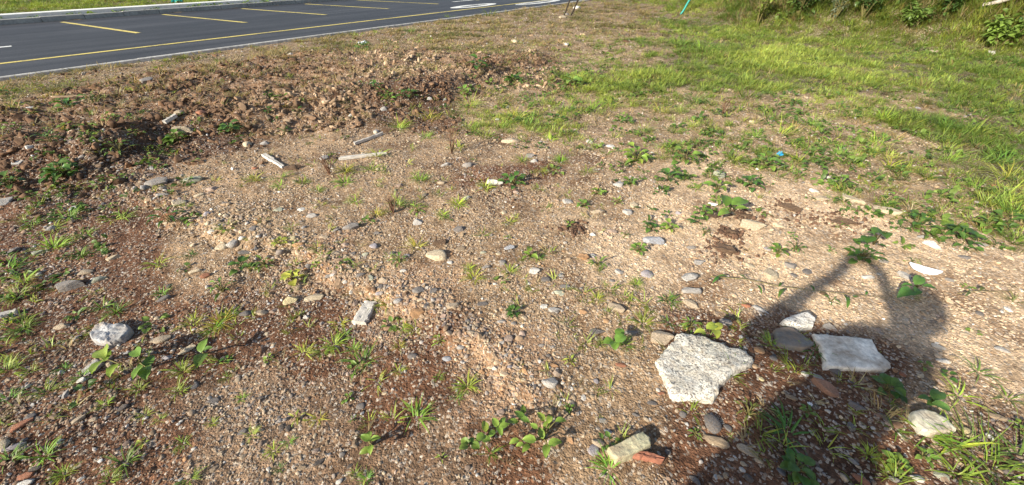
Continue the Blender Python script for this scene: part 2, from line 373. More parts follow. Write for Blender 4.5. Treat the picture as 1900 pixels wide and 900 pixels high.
# ------------------------------------------------------------------ the road and what lines it
def strip(n0, n1, s0, s1, z, seg=1):
    V, F = [], []
    for k in range(seg + 1):
        s = s0 + (s1 - s0) * k / seg
        V += [road_pt(n0, s, z), road_pt(n1, s, z)]
    for k in range(seg): F.append((2 * k, 2 * k + 2, 2 * k + 3, 2 * k + 1)[::-1])
    return V, F
def prism(n0, n1, s0, s1, z0, z1, ch=.012):
    """a bar along the road with chamfered upper edges"""
    prof = [(n0, z0), (n0, z1 - ch), (n0 + ch, z1), (n1 - ch, z1), (n1, z1 - ch), (n1, z0)]
    V = [road_pt(a, s, b) for s in (s0, s1) for a, b in prof]; F = []
    for k in range(5): F.append((k, k + 1, k + 7, k + 6))
    F += [(0, 6, 11, 5), tuple(range(5, -1, -1)), tuple(range(6, 12))]
    return V, F
road = ob('road', mesh('road', *strip(10.42, 19.62, -26, 70, -.005, 40), 'asphalt'), kind='structure')
ob('edge_line', mesh('edge_line', *strip(11.92, 12.05, -26, 60, -.001, 30), 'yellow'), road)
for k in range(-3, 9):
    a, b = 3.06 + 2.65 * k, 2.35 + 2.6 * k; w = .06
    V = [road_pt(14.55, a - w, -.001), road_pt(14.55, a + w, -.001), road_pt(19.15, b + w, -.001), road_pt(19.15, b - w, -.001)]
    ob('bay_line', mesh('bay_line', V, [(0, 1, 2, 3)], 'yellow'), road)
def ring_mark(n, s, rn, rs, wd, z=-.001):
    V, F = [], []; N = 40
    for k in range(N):
        t = 2 * math.pi * k / N; c, s_ = math.cos(t), math.sin(t)
        V += [road_pt(n + rn * c, s + rs * s_, z), road_pt(n + (rn - wd * 1.6) * c, s + (rs - wd * 3) * s_, z)]
    for k in range(N): k2 = (k + 1) % N; F.append((2 * k, 2 * k + 1, 2 * k2 + 1, 2 * k2))
    return V, F
def rs_of(px, py): p = onplane(px, py, 0); return float(p[0] * RN[0] + p[1] * RN[1]), float(p[0] * RD[0] + p[1] * RD[1])
n1, s1 = rs_of(880, 10.5); ob('painted_letter', mesh('painted_letter', *ring_mark(n1, s1, .42, 1.35, .17), 'white'), road)
n2, s2 = rs_of(1000, 4); ob('painted_letter', mesh('painted_letter', *ring_mark(n2, s2, .40, 1.7, .17), 'white'), road)
n3, s3 = rs_of(865, 1); ob('painted_letter', mesh('painted_letter', *strip(n3 - .09, n3 + .09, s3 - .9, s3 + .9, -.001), 'white'), road)
n4, s4 = rs_of(-6, 88); ob('painted_letter', mesh('painted_letter', *strip(n4 - .08, n4 + .08, s4 - .9, s4 + .22, -.001), 'white'), road)
edge = bpy.data.objects.new('kerb', None); C.objects.link(edge); edge['kind'] = 'structure'
for k in range(-8, 30):                                    # flush white concrete edging on the near side
    ob('kerb_stone', mesh('kerb_stone', *prism(10.385, 10.465, k * 2.0, k * 2.0 + 1.992, -.15, .014 + .006 * math.sin(k * 7.1)), 'edging', False), edge)
kerb = bpy.data.objects.new('kerb', None); C.objects.link(kerb); kerb['kind'] = 'structure'
for k in range(-22, 50):                                   # raised kerb along the parking bays
    ob('kerb_stone', mesh('kerb_stone', *prism(19.60, 19.76, k * 1.0, k * 1.0 + .985, -.12, .13 + .006 * math.sin(k * 3.7)), 'concrete', False), kerb)
wall = bpy.data.objects.new('low_wall', None); C.objects.link(wall)
wall['label'] = 'long low white concrete wall beyond the parking bays'; wall['category'] = 'wall'
for k in range(-8, 18):
    ob('wall_segment', mesh('wall_segment', *prism(20.75, 21.2, k * 3.0, k * 3.0 + 2.99, -.1, .17), 'pale', False), wall)

# ------------------------------------------------------------------ scattered stuff through geometry nodes
def instancer(name, pts, rot, scl, idx, col, variants, label=None):
    me = bpy.data.meshes.new(name); me.vertices.add(len(pts)); me.vertices.foreach_set('co', np.asarray(pts, np.float32).ravel())
    for nm, ty, arr, key in (('rot', 'FLOAT_VECTOR', rot, 'vector'), ('scl', 'FLOAT_VECTOR', scl, 'vector'), ('idx', 'INT', idx, 'value'), ('col', 'FLOAT_COLOR', np.concatenate([col, np.ones((len(col), 1))], 1), 'color')):
        a = me.attributes.new(nm, ty, 'POINT'); a.data.foreach_set(key, np.asarray(arr, np.int32 if ty == 'INT' else np.float32).ravel())
    o = ob(name, me, kind='stuff')
    if label: o['label'] = label
    g = bpy.data.node_groups.new(name + '_scatter', 'GeometryNodeTree')
    g.interface.new_socket('Geometry', in_out='INPUT', socket_type='NodeSocketGeometry'); g.interface.new_socket('Geometry', in_out='OUTPUT', socket_type='NodeSocketGeometry')
    N, L = g.nodes, g.links
    gi = N.new('NodeGroupInput'); go = N.new('NodeGroupOutput'); iop = N.new('GeometryNodeInstanceOnPoints'); jn = N.new('GeometryNodeJoinGeometry')
    for me_v in variants:
        src = bpy.data.objects.new(name + '_shape', me_v)               # not linked: only a source of shape
        oi = N.new('GeometryNodeObjectInfo'); oi.inputs['Object'].default_value = src; oi.transform_space = 'ORIGINAL'
        g2i = N.new('GeometryNodeGeometryToInstance'); L.new(oi.outputs['Geometry'], g2i.inputs[0]); L.new(g2i.outputs[0], jn.inputs[0])
    def na(nm, ty):
        n = N.new('GeometryNodeInputNamedAttribute'); n.data_type = ty; n.inputs[0].default_value = nm; return n.outputs['Attribute']
    L.new(gi.outputs[0], iop.inputs['Points']); L.new(jn.outputs[0], iop.inputs['Instance']); iop.inputs['Pick Instance'].default_value = True
    L.new(na('idx', 'INT'), iop.inputs['Instance Index'])
    er = N.new('FunctionNodeEulerToRotation'); L.new(na('rot', 'FLOAT_VECTOR'), er.inputs[0]); L.new(er.outputs[0], iop.inputs['Rotation'])
    L.new(na('scl', 'FLOAT_VECTOR'), iop.inputs['Scale']); L.new(iop.outputs[0], go.inputs[0])
    md = o.modifiers.new('scatter', 'NODES'); md.node_group = g
    return o
def polar_sample(dens, r0, r1, amax=74):
    """points over the land in front, dens(r) per m2"""
    rr = np.linspace(r0, r1, 400); lam = np.array([dens(a) for a in rr]) * rr * R(2 * amax)
    cum = np.concatenate([[0], np.cumsum((lam[1:] + lam[:-1]) / 2 * np.diff(rr))]); n = int(cum[-1])
    r = np.interp(RNG.uniform(0, cum[-1], n), cum, rr); t = np.radians(RNG.uniform(-amax, amax, n))
    return r * np.sin(t), r * np.cos(t)
def ico(sub):
    bm = bmesh.new(); bmesh.ops.create_icosphere(bm, subdivisions=sub, radius=1.0)
    V = np.array([v.co[:] for v in bm.verts]); F = [tuple(v.index for v in f.verts) for f in bm.faces]; bm.free(); return V, F
ICO = {k: ico(k) for k in (1, 2, 3, 4)}
def vnoise(V, seed, fr):
    rs = np.random.default_rng(seed); out = np.zeros(len(V))
    for k in range(5):
        d = rs.normal(size=3); d /= np.linalg.norm(d); out += np.sin(V @ d * fr * rs.uniform(.7, 1.6) + rs.uniform(0, 6.3))
    return out / 5
def rock_v(seed, kind, sub=2):
    rs = np.random.default_rng(seed); V, F = ICO[sub]; V = V.copy()
    if kind == 'pebble':
        for k in range(5):
            d = rs.normal(size=3); d /= np.linalg.norm(d); V = V - .75 * np.maximum(0, V @ d - rs.uniform(.55, .85))[:, None] * d
        V = V * (1 + .13 * vnoise(V, seed, 2.4) + .04 * vnoise(V, seed + 1, 7))[:, None] * rs.uniform(.8, 1.12, 3)
    else:
        npl = {'angular': 13, 'slab': 9, 'clod': 10, 'shard': 8}[kind]
        for k in range(npl):
            d = rs.normal(size=3); d /= np.linalg.norm(d); off = rs.uniform(.48, .85)
            V = V - np.maximum(0, V @ d - off)[:, None] * d
        if kind == 'slab':
            V[:, 2] = np.clip(V[:, 2], -.6, .55 + .1 * V[:, 0])
        V = V * (1 + {'clod': .30, 'angular': .05, 'slab': .04, 'shard': .05}[kind] * vnoise(V, seed + 1, 6))[:, None]
        if kind == 'clod': V = V * (1 + .16 * vnoise(V, seed + 2, 15))[:, None]
        ex = np.abs(V).max(0); V = V / ex
    return V, F
def rock_mesh(name, seed, kind, m, sub=2):
    V, F = rock_v(seed, kind, sub)
    return mesh(name, V, F, m, True, None, {'pebble': None, 'angular': 32, 'slab': 32, 'clod': 60, 'shard': 28}[kind])

PAL = {'white': (.72, .71, .67), 'cream': (.60, .51, .36), 'grey': (.25, .25, .25), 'pale grey': (.43, .43, .42), 'slate': (.135, .142, .155), 'dark': (.055, .06, .07), 'tan': (.375, .285, .19),
       'beige': (.50, .41, .30), 'pink': (.43, .33, .275), 'brick': (.36, .13, .07), 'yellow': (.62, .53, .30), 'lilac': (.39, .375, .42), 'blue': (.40, .44, .50), 'brown': (.105, .062, .040), 'orange': (.53, .30, .15), 'greenish': (.42, .46, .36)}
PCOL = np.array([PAL[k] for k in ('tan', 'beige', 'pink', 'cream', 'pale grey', 'grey', 'slate', 'white', 'brown', 'orange')])
PFRAC = {'S': (.14, .40, .14, .22, .03, .02, .01, .04, 0, .02), 'T': (.28, .29, .08, .13, .05, .06, .04, .04, .02, .02), 'U': (.24, .31, .10, .11, .07, .06, .04, .06, .02, 0), 'B': (.27, .25, .11, .08, .06, .06, .04, .07, .08, .02),
         'D': (.25, .15, .08, .04, .07, .12, .08, .05, .14, .02), 'O': (.28, .2, .1, .12, .07, .08, .07, .04, .02, .08), 'M': (.3, .2, .1, .1, .1, .05, .0, .05, .1, 0), 'P': (.3, .25, .1, .1, .1, .05, 0, .05, .05, 0), 'G': (.4, .2, .1, 0, .1, .1, 0, 0, .1, 0), 'g': (.3, .3, .1, .1, .1, .05, 0, .05, 0, 0)}
PF = np.array([PFRAC[k] for k in KEYS]); PF = PF / PF.sum(1)[:, None]
def scatter_gravel():
    x, y = polar_sample(lambda r: 9500 * (1 if r < 2.2 else (2.2 / r) ** 1.9), .42, 17.0)
    w = zones(x, y); n = road_n(x, y)
    dn = (w @ SGRV) * (0.18 + 1.9 * np.clip(pn(x * 1.7, y * 1.7, 50) + .9 * pn(x * 5, y * 5, 52) + .32, 0, 1) + .4 * pn(x * 9, y * 9, 51))
    sd2, h2 = poly_sd(x, y, STEP_P, STEP_H); dn = dn + .6 * np.exp(-(sd2 / .12) ** 2) * (h2 > .01)
    keep = (RNG.uniform(0, 1.4, len(x)) < dn) & (n < 10.2); x, y, w = x[keep], y[keep], w[keep]
    z = Zfull(x, y, w); k = len(x); r = np.hypot(x, y)
    s = np.exp(RNG.normal(0, .42, k)) * (.0034 + .00095 * r); s = np.clip(s, .002, .024)
    sdk, hk = poly_sd(x, y, STEP_P, STEP_H); s = s * (1 + .7 * np.exp(-(sdk / .16) ** 2) * (hk > .01))
    scl = np.stack([s * RNG.uniform(.8, 1.35, k), s * RNG.uniform(.7, 1.1, k), s * RNG.uniform(.4, .7, k)], 1)
    rot = np.stack([RNG.normal(0, .3, k), RNG.normal(0, .35, k), RNG.uniform(0, 6.28, k)], 1)
    pf = w @ PF; cum = np.cumsum(pf, 1); pick = (RNG.uniform(0, 1, k)[:, None] > cum).sum(1).clip(0, len(PCOL) - 1)
    col = PCOL[pick] * RNG.uniform(.55, 1.2, k)[:, None]
    soil = w @ SCOL; mixf = RNG.uniform(.1, .8, k)[:, None]; col = col * (1 - mixf) + soil * 1.15 * mixf
    vs = [rock_mesh('gravel_shape', 100 + q, 'angular' if q % 2 else 'pebble', 'gravel', 1) for q in range(8)]
    instancer('gravel', np.stack([x, y, z + s * .04], 1), rot, scl, RNG.integers(0, 8, k), col, vs, 'fine mixed gravel strewn over the bare soil')
    # crumbled clods of soil on the bank
    x, y = polar_sample(lambda r: 2400 * (1 if r < 4 else (4 / r) ** 1.3), 2.5, 12)
    w = zones(x, y); n = road_n(x, y); sd, h = bank_sd(x, y)
    dn = w[:, KEYS.index('M')] * (.35 + 1.7 * np.clip(pn(x * 1.4, y * 1.4, 55) + .1, 0, 1)) + .45 * w[:, KEYS.index('P')] * np.clip(pn(x * 1.4, y * 1.4, 57) + .1, 0, 1) + .3 * w[:, KEYS.index('D')] * (n > 2.5)
    dn = dn + .5 * np.exp(-((sd - .35) / .35) ** 2) * (h > .1)
    keep = (RNG.uniform(0, 1.0, len(x)) < dn) & (n < 9.9); x, y, w = x[keep], y[keep], w[keep]; sd = sd[keep]
    z = Zfull(x, y, w); k = len(x)
    s = np.clip(np.exp(RNG.normal(0, .72, k)) * .0090, .0035, .050)
    scl = np.stack([s * RNG.uniform(.8, 1.8, k), s * RNG.uniform(.6, 1.1, k), s * RNG.uniform(.4, .9, k)], 1)
    rot = np.stack([RNG.normal(0, .5, k), RNG.normal(0, .5, k), RNG.uniform(0, 6.28, k)], 1)
    pale = np.clip(pn(x * .9, y * .9, 58) * 2.0 + .72, 0, 1)[:, None] * RNG.uniform(.1, 1, k)[:, None] * np.clip(.12 + 1.2 * w[:, KEYS.index('M')] + .8 * w[:, KEYS.index('P')], 0, 1)[:, None] * smooth(-3.4, -1.9, x)[:, None] ** .5
    col = np.array((.150, .088, .052)) * (1 - pale) + np.array((.54, .42, .29)) * pale
    col = col * RNG.uniform(.6, 1.45, (k, 1)) * np.array((1, .98, .95))
    bx, by = [], []
    for qx, qy, rad in ((1462, 387, .16), (1563, 413, .17), (1358, 433, .06), (1344, 465, .10), (1384, 403, .08), (926, 367, .22), (1061, 423, .07)):
        g_ = gp(qx, qy); bx.append(RNG.normal(g_[0], rad * .75, 150)); by.append(RNG.normal(g_[1], rad * .6, 150))
    bx = np.concatenate(bx); by = np.concatenate(by); kb = len(bx); sb = np.clip(np.exp(RNG.normal(0, .5, kb)) * .008, .004, .022)
    x = np.concatenate([x, bx]); y = np.concatenate([y, by]); z = np.concatenate([z, Zfull(bx, by)]); s = np.concatenate([s, sb]); k += kb
    scl = np.concatenate([scl, np.stack([sb * 1.2, sb, sb * .7], 1)]); rot = np.concatenate([rot, RNG.uniform(-3, 3, (kb, 3))]); col = np.concatenate([col, np.array((.115, .066, .042)) * RNG.uniform(.7, 1.5, (kb, 1))])
    vs = [rock_mesh('clod_shape', 200 + q, 'clod', 'clods', 2) for q in range(6)]
    instancer('soil_clods', np.stack([x, y, z + s * .05], 1), rot, scl, RNG.integers(0, 6, k), col, vs, 'crumbled brown clods of dug soil along the bank')
scatter_gravel()

# grass: a tuft is a handful of bent blades about 1 unit tall
def tuft_mesh(name, seed, m, blades=24, spread=.22, lean=.55, width=.030, droop=.5, curl=.3, lo=.45):
    rs = np.random.default_rng(seed); V, F, S = [], [], []
    for b in range(blades):
        a = rs.uniform(0, 6.283); rr = spread * rs.uniform(0, 1) ** .7
        base = np.array((rr * math.cos(a), rr * math.sin(a), -.04)); a2 = a + rs.normal(0, .7)
        L = rs.uniform(lo, 1.0); ln = lean * rs.uniform(.25, 1.3); dv = np.array((math.cos(a2), math.sin(a2), 0)); side = np.array((-math.sin(a2 + rs.normal(0, curl)), math.cos(a2), 0))
        o = len(V); w = width * rs.uniform(.6, 1.3); sh = rs.uniform(.65, 1.3); hue = rs.uniform(-.12, .16)
        p = base.copy(); ang = ln * .5
        for q, t in enumerate((0, .3, .65, 1.0)):
            if q: 
                st = (t - (0, .3, .65, 1.0)[q - 1]) * L; ang += droop * rs.uniform(.5, 1.4) * .55
                p = p + st * (math.sin(ang) * dv + math.cos(ang) * np.array((0, 0, 1)))
            ww = w * (.75, 1.0, .7, .0)[q]
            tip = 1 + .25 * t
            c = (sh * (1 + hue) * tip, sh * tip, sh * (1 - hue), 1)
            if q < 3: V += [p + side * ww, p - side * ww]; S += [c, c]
            else: V.append(p); S.append(c)
        F += [(o, o + 1, o + 3, o + 2), (o + 2, o + 3, o + 5, o + 4), (o + 4, o + 5, o + 6)]
    return mesh(name, V, F, m, True, S)
FIELD_T = [tuft_mesh('meadow_blades', 300 + q, 'meadow', 30, .45, .7, .019, .55) for q in range(6)]
SPARSE_T = [tuft_mesh('sparse_blades', 320 + q, 'meadow', 12, .24, .9, .022, .7) for q in range(5)]
STRAW_T = [tuft_mesh('straw_blades', 340 + q, 'meadow', 18, .45, 1.5, .028, .5) for q in range(5)]
def scatter_grass():
    iG, ig, iP, iM = (KEYS.index(k) for k in 'GgPM')
    # meadow
    x, y = polar_sample(lambda r: 240 * (1 if r < 5 else (5 / r) ** 1.0), 2.0, 34)
    w = zones(x, y); n = road_n(x, y)
    pat = np.clip(.55 + 1.5 * pn(x * .8, y * .8, 60) + .7 * pn(x * 2.6, y * 2.6, 61), 0, 1)
    dn = w[:, iG] * (.6 + .4 * pat) + w[:, ig] * .8 * pat ** 2 + w[:, iP] * .05 * pat
    hz_ = Zc(x, y); dn = np.where((hz_ > .22) & (x > 3), 1.0, dn)
    keep = (RNG.uniform(0, 1, len(x)) < dn) & ((n < 10.2) | (n > 21.3)) ; x, y, w, pat = x[keep], y[keep], w[keep], pat[keep]
    z = Zfull(x, y, w); k = len(x); r = np.hypot(x, y); up = np.clip(z / .8, 0, 1)
    hgt = RNG.uniform(.55, 1.25, k) * (.09 + .09 * w[:, iG] * pat + .40 * up)
    wd = hgt * RNG.uniform(.8, 1.3, k) * (1 - .3 * up)
    scl = np.stack([wd, wd, hgt], 1); rot = np.stack([RNG.normal(0, .12, k), RNG.normal(.10, .12, k), RNG.uniform(0, 6.28, k)], 1)
    t = np.clip(.45 + 1.2 * pn(x * .5, y * .5, 62) + RNG.normal(0, .22, k), 0, 1)[:, None]
    col = np.array((.12, .18, .034)) * (1 - t) + np.array((.38, .44, .10)) * t
    col = col * (1 - .5 * up)[:, None]
    dry = ((RNG.uniform(0, 1, k) < .06 + .8 * up * np.clip(.7 + 2 * pn(x * .6, y * .6, 63), 0, 1)))[:, None]
    col = np.where(dry, np.array((.30, .235, .125)) * RNG.uniform(.6, 1.1, (k, 1)), col)
    instancer('meadow_grass', np.stack([x, y, z - .01], 1), rot, scl, RNG.integers(0, 6, k), col, FIELD_T, 'bright green meadow grass covering the flat beyond the gravel')
    # thin seedlings of grass on bare soil
    x, y = polar_sample(lambda r: 150 * (1 if r < 4 else (4 / r) ** .9), .6, 14)
    w = zones(x, y); n = road_n(x, y); dn = (w @ SGRS) / 60 * np.clip(.15 + 2.8 * pn(x * 1.2, y * 1.2, 64) + 1.6 * pn(x * 4, y * 4, 65), 0, 2.2)
    keep = (RNG.uniform(0, 1, len(x)) < dn) & (n < 10.2); x, y, w = x[keep], y[keep], w[keep]
    z = Zfull(x, y, w); k = len(x)
    h = RNG.uniform(.03, .10, k) * (1 + .05 * np.hypot(x, y)); scl = np.stack([h, h, h * RNG.uniform(.6, 1.1, k)], 1)
    rot = np.stack([RNG.normal(0, .2, k), RNG.normal(0, .2, k), RNG.uniform(0, 6.28, k)], 1)
    t = RNG.uniform(0, 1, k)[:, None]; col = np.array((.15, .22, .03)) * (1 - t) + np.array((.36, .42, .08)) * t; col = np.where(RNG.uniform(0, 1, (k, 1)) < .28, np.array((.42, .33, .19)) * RNG.uniform(.6, 1.1, (k, 1)), col)
    instancer('sparse_grass', np.stack([x, y, z], 1), rot, scl, RNG.integers(0, 5, k), col, SPARSE_T, 'thin yellow-green grass seedlings scattered over the soil')
    # dead straw on the strip along the road
    x, y = polar_sample(lambda r: 190 * (1 if r < 5 else (5 / r) ** .9), 2.5, 24)
    w = zones(x, y); n = road_n(x, y)
    dn = w[:, iP] * (.08 + .9 * np.clip(.25 + 1.5 * pn(x * 1.0, y * 1.0, 66) + .9 * pn(x * 2.7, y * 2.7, 69), 0, 1)) + .24 * w[:, iM] + .12 * w[:, ig] + .10 * w[:, iG]
    keep = (RNG.uniform(0, 1, len(x)) < dn) & ((n < 10.25) | (n > 21.3)); x, y, w = x[keep], y[keep], w[keep]
    z = Zfull(x, y, w); k = len(x); h = RNG.uniform(.05, .13, k) * (.8 + .05 * np.hypot(x, y))
    scl = np.stack([h * 1.2, h * 1.2, h * .8], 1); rot = np.stack([RNG.normal(0, .15, k), RNG.normal(0, .15, k), RNG.uniform(0, 6.28, k)], 1)
    t = RNG.uniform(0, 1, k)[:, None]; t = np.clip(t * .75 + .7 * pn(x * .7, y * .7, 68)[:, None] + .12, 0, 1); col = np.array((.115, .125, .040)) * (1 - t) + np.array((.40, .30, .17)) * t
    instancer('dry_grass', np.stack([x, y, z], 1), rot, scl, RNG.integers(0, 5, k), col, STRAW_T, 'dead straw and olive grass on the strip beside the road')
scatter_grass()

# leaves, about 1 unit long, growing along +Y
def leaf_vf(ratio=.55, fold=.18, droop=.35, petiole=.0, seg=7, tipsharp=1.0, o=None, wav=0.03, seed=0):
    rs = np.random.default_rng(seed); V, F, S = [], [], []
    if petiole:
        V += [(-.014, -petiole, -.05), (.014, -petiole, -.05)]; S += [(.8, .9, .8, 1)] * 2
    base = len(V)
    for i in range(seg + 1):
        t = i / seg; wdt = ratio * .5 * (math.sin(math.pi * t ** .80) ** .72 if 0 < t < 1 else (.05 if t == 0 else 0.0))
        wdt *= (1 - .25 * tipsharp * t)
        yy = t * math.cos(droop * t); zz = -droop * .55 * t * t + .12 * math.sin(t * 2.2)
        for u in (-1, -.5, 0, .5, 1):
            V.append((u * wdt, yy + .0 * abs(u), zz + fold * abs(u) * wdt * 2 + wav * rs.normal() * abs(u)))
            s = .82 if u == 0 else 1.0 + .08 * rs.normal(); S.append((s * (1.15 if u == 0 else 1), s * (1.12 if u == 0 else 1), s, 1))
    if petiole: F.append((0, 1, base + 3, base + 1))
    for i in range(seg):
        for k in range(4): a = base + i * 5 + k; F.append((a, a + 1, a + 6, a + 5))
    return V, F, S
def leaf_mesh(name, m='leaf', **kw):
    V, F, S = leaf_vf(**kw); return mesh(name, V, F, m, True, S)
LEAF = {'oval': [leaf_mesh('leaf', ratio=.62, seed=q, droop=.3 + .12 * q, petiole=.35) for q in range(4)], 'lance': [leaf_mesh('leaf', ratio=.22, seed=q, droop=.5 + .1 * q, petiole=.1) for q in range(3)],
        'round': [leaf_mesh('leaf', ratio=.86, seed=q, droop=.25 + .1 * q, petiole=.3, tipsharp=.3) for q in range(3)], 'bare': [leaf_mesh('leaf', ratio=.60, seed=q + 9, droop=.25 + .12 * q) for q in range(4)]}
def cover_mesh(seed, n=9, ratio=.6, m='cover', hgt=.35):
    """a little creeping weed: many small leaves in one clump about 1 unit wide"""
    rs = np.random.default_rng(seed); V, F, S = [], [], []
    for k in range(n):
        lv, lf, ls_ = leaf_vf(ratio=ratio * rs.uniform(.8, 1.2), seg=4, droop=rs.uniform(.2, .8), seed=seed * 31 + k, petiole=.2)
        a = rs.uniform(0, 6.28); r = .42 * rs.uniform(.1, 1) ** .6; mt = Matrix.Translation((r * math.cos(a), r * math.sin(a), hgt * rs.uniform(.05, 1) * (1 - r))) @ Matrix.Rotation(a - 1.57 + rs.normal(0, .7), 4, 'Z') @ Matrix.Rotation(rs.uniform(-.3, .7), 4, 'X') @ Matrix.Rotation(rs.normal(0, .35), 4, 'Y') @ Matrix.Scale(rs.uniform(.26, .46), 4)
        o = len(V); V += [mt @ Vector(v) for v in lv]; F += [tuple(i + o for i in f) for f in lf]; g = rs.uniform(.7, 1.3); S += [(c[0] * g, c[1] * g, c[2] * g, 1) for c in ls_]
    return mesh('creeping_leaves', V, F, m, True, S)
def scatter_cover():
    vs = [cover_mesh(400 + q, 8 + q) for q in range(5)]
    x, y = polar_sample(lambda r: 40 * (1 if r < 4 else (4 / r) ** .8), .7, 24)
    w = zones(x, y); n = road_n(x, y)
    blobs = [(40, 300, .5, .5), (120, 255, .5, .4), (20, 220, .6, .4), (200, 330, .35, .4), (150, 370, .4, .4), (60, 420, .5, .3), (40, 520, .5, .3), (110, 470, .5, .25), (60, 620, .35, .3), (60, 700, .3, .3), (230, 400, .4, .3), (960, 210, .6, .35), (880, 220, .6, .25), (1040, 190, .7, .4), (1500, 260, .7, .35), (1650, 250, .8, .35), (1780, 330, .6, .4), (1200, 300, .55, .8), (1330, 290, .6, .9), (1420, 310, .5, .9), (1230, 330, .4, .6), (1560, 330, .6, .6), (1700, 360, .6, .6), (1800, 420, .5, .7), (1080, 150, .9, .8), (1000, 150, .6, .8), (1200, 150, .8, .5), (1480, 200, .8, .5), (120, 335, .45, .8), (30, 350, .4, .8), (60, 290, .5, .5), (240, 285, .4, .5), (430, 240, .3, .4), (560, 200, .3, .35),
             (1750, 90, 1.5, .8), (1850, 80, 1.2, 1), (1690, 40, 1.2, .9), (1400, 60, 1.0, .8), (1880, 250, .7, .6), (700, 185, .3, .4), (880, 150, .5, .5)]
    dn = w[:, KEYS.index('G')] * .10 + w[:, KEYS.index('g')] * .18 + .03
    for a, b, rad, st in blobs:
        p = gp(a, b); dn = dn + st * np.exp(-((x - p[0]) ** 2 + (y - p[1]) ** 2) / rad ** 2)
    strip_ = (n > 19.85) & (n < 20.7); dn = np.where(strip_, .9, dn); dn = dn + .45 * (Zc(x, y) > .25) * (x > 3)
    keep = (RNG.uniform(0, 1, len(x)) < dn) & ((n < 10.0) | (n > 21.3) | strip_); x, y, w, n = x[keep], y[keep], w[keep], n[keep]
    z = Zfull(x, y, w); k = len(x); s = RNG.uniform(.07, .19, k) * (1 + .8 * (n > 19)) * (1 + 1.3 * ((z > .3) & (x > 3))); s = np.where(w[:, KEYS.index('G')] + w[:, KEYS.index('g')] > .3, s, s * .75)
    scl = np.stack([s, s, s * RNG.uniform(.6, 1.2, k)], 1); rot = np.stack([RNG.normal(0, .15, k), RNG.normal(0, .15, k), RNG.uniform(0, 6.28, k)], 1)
    t = RNG.uniform(0, 1, k)[:, None]; col = np.array((.075, .145, .030)) * (1 - t) + np.array((.19, .27, .055)) * t
    instancer('creeping_weeds', np.stack([x, y, z], 1), rot, scl, RNG.integers(0, 5, k), col, vs, 'low creeping weeds with small green leaves among the grass')
scatter_cover()

# ------------------------------------------------------------------ labels that single things out
LM = [('large speckled white boulder', 1308, 680), ('flat white slab', 1580, 655), ('triangular speckled rock', 1482, 595), ('grey-veined white rock', 204, 617), ('weathered wood chunk', 676, 582), ('cream egg-shaped stone', 812, 476),
      ('big broad-leaved clump', 1000, 810), ('yellowish oblong stone', 1167, 827), ('dark grey oval stone', 1322, 788), ('striped pale stone', 1733, 782), ('white dish fragment', 1716, 502), ('pale blue slab', 1214, 450),
      ('white plank piece', 508, 300), ('thin white stick', 686, 261), ('jagged yellow stones', 560, 556), ('cream board shard', 13, 584), ('leafy bush on the bank', 121, 330), ('cream rocks on the bank', 340, 230), ('blue litter scrap', 1447, 285),
      ('reddish flat stone', 1528, 720), ('long beige stone', 947, 263), ('white litter', 674, 84), ('leaning dark posts', 1055, 20), ('teal pole', 1268, 15), ('wet brown clods', 1344, 465), ('large white flake', 916, 340), ('cream angular stone', 330, 380),
      ('white-blue pebble', 143, 388), ('grey triangular stone', 1282, 515), ('upright cream rock', 776, 126), ('rounded slate ovals', 800, 663), ('grey-white cube stone', 1022, 709), ('fallen pale pole', 1850, 15), ('cream stone pair', 430, 452), ('two broad leaves', 1357, 378), ('black oval pebbles', 530, 794), ('lilac and cream stones', 22, 829), ('pale striped flat stone', 1147, 573)]
USED = {}
def where_all(px, py):
    c = sorted(((math.hypot(px - a, 1.4 * (py - b)), t, px - a, py - b) for t, a, b in LM))
    out = []
    def rel(d, t, dx, dy):
        near = 'just ' if d < 48 else ('well ' if d > 150 else '')
        if abs(dx) > 2.2 * abs(dy): w = 'left of' if dx < 0 else 'right of'
        elif abs(dy) > 1.2 * abs(dx): w = 'behind' if dy < 0 else 'in front of'
        else: w = ('behind and ' if dy < 0 else 'in front and ') + ('left of' if dx < 0 else 'right of')
        return f'{near}{w} the {t}'
    c = [q for q in c if q[0] > 9]
    out.append(rel(*c[0])); out.append(f'between the {c[0][1]} and the {c[1][1]}'); out.append(rel(*c[1])); out.append(rel(*c[2])); out.append(f'between the {c[0][1]} and the {c[2][1]}')
    return out
def auto_label(desc, px, py, group):
    for w in where_all(px, py):
        t = f'{desc} {w}'
        if t not in USED and len(t.split()) <= 16: USED[t] = group; return t
    for pre in ('dusty', 'half-buried', 'lone', 'uneven'):
        for w in where_all(px, py)[:2]:
            t = f'{pre} {desc} {w}'
            if t not in USED and len(t.split()) <= 16: USED[t] = group; return t
    return f'{desc} {where_all(px, py)[0]}'

# ------------------------------------------------------------------ stones placed one by one
SHAPES = {}
def shape(kind, k, m):
    key = (kind, k, m)
    if key not in SHAPES: SHAPES[key] = rock_mesh(kind + '_stone', 500 + 17 * k + {'pebble': 0, 'angular': 1, 'slab': 2, 'clod': 3, 'shard': 4}[kind], kind, m, 4 if kind == 'clod' else 3)
    return SHAPES[key]
CW = {'dark': 'near-black', 'slate': 'slate grey', 'brick': 'brick red', 'brown': 'dark brown', 'white': 'whitish', 'lilac': 'lilac grey', 'blue': 'pale blue', 'pink': 'pinkish', 'orange': 'orange tan', 'yellow': 'pale yellow'}
NOUN = {'pebble': 'rounded pebble', 'angular': 'angular stone', 'slab': 'flat stone', 'clod': 'clod of soil', 'shard': 'stone shard'}
NAME = {'pebble': 'pebble', 'angular': 'stone', 'slab': 'flat_stone', 'clod': 'soil_clod', 'shard': 'stone_shard'}
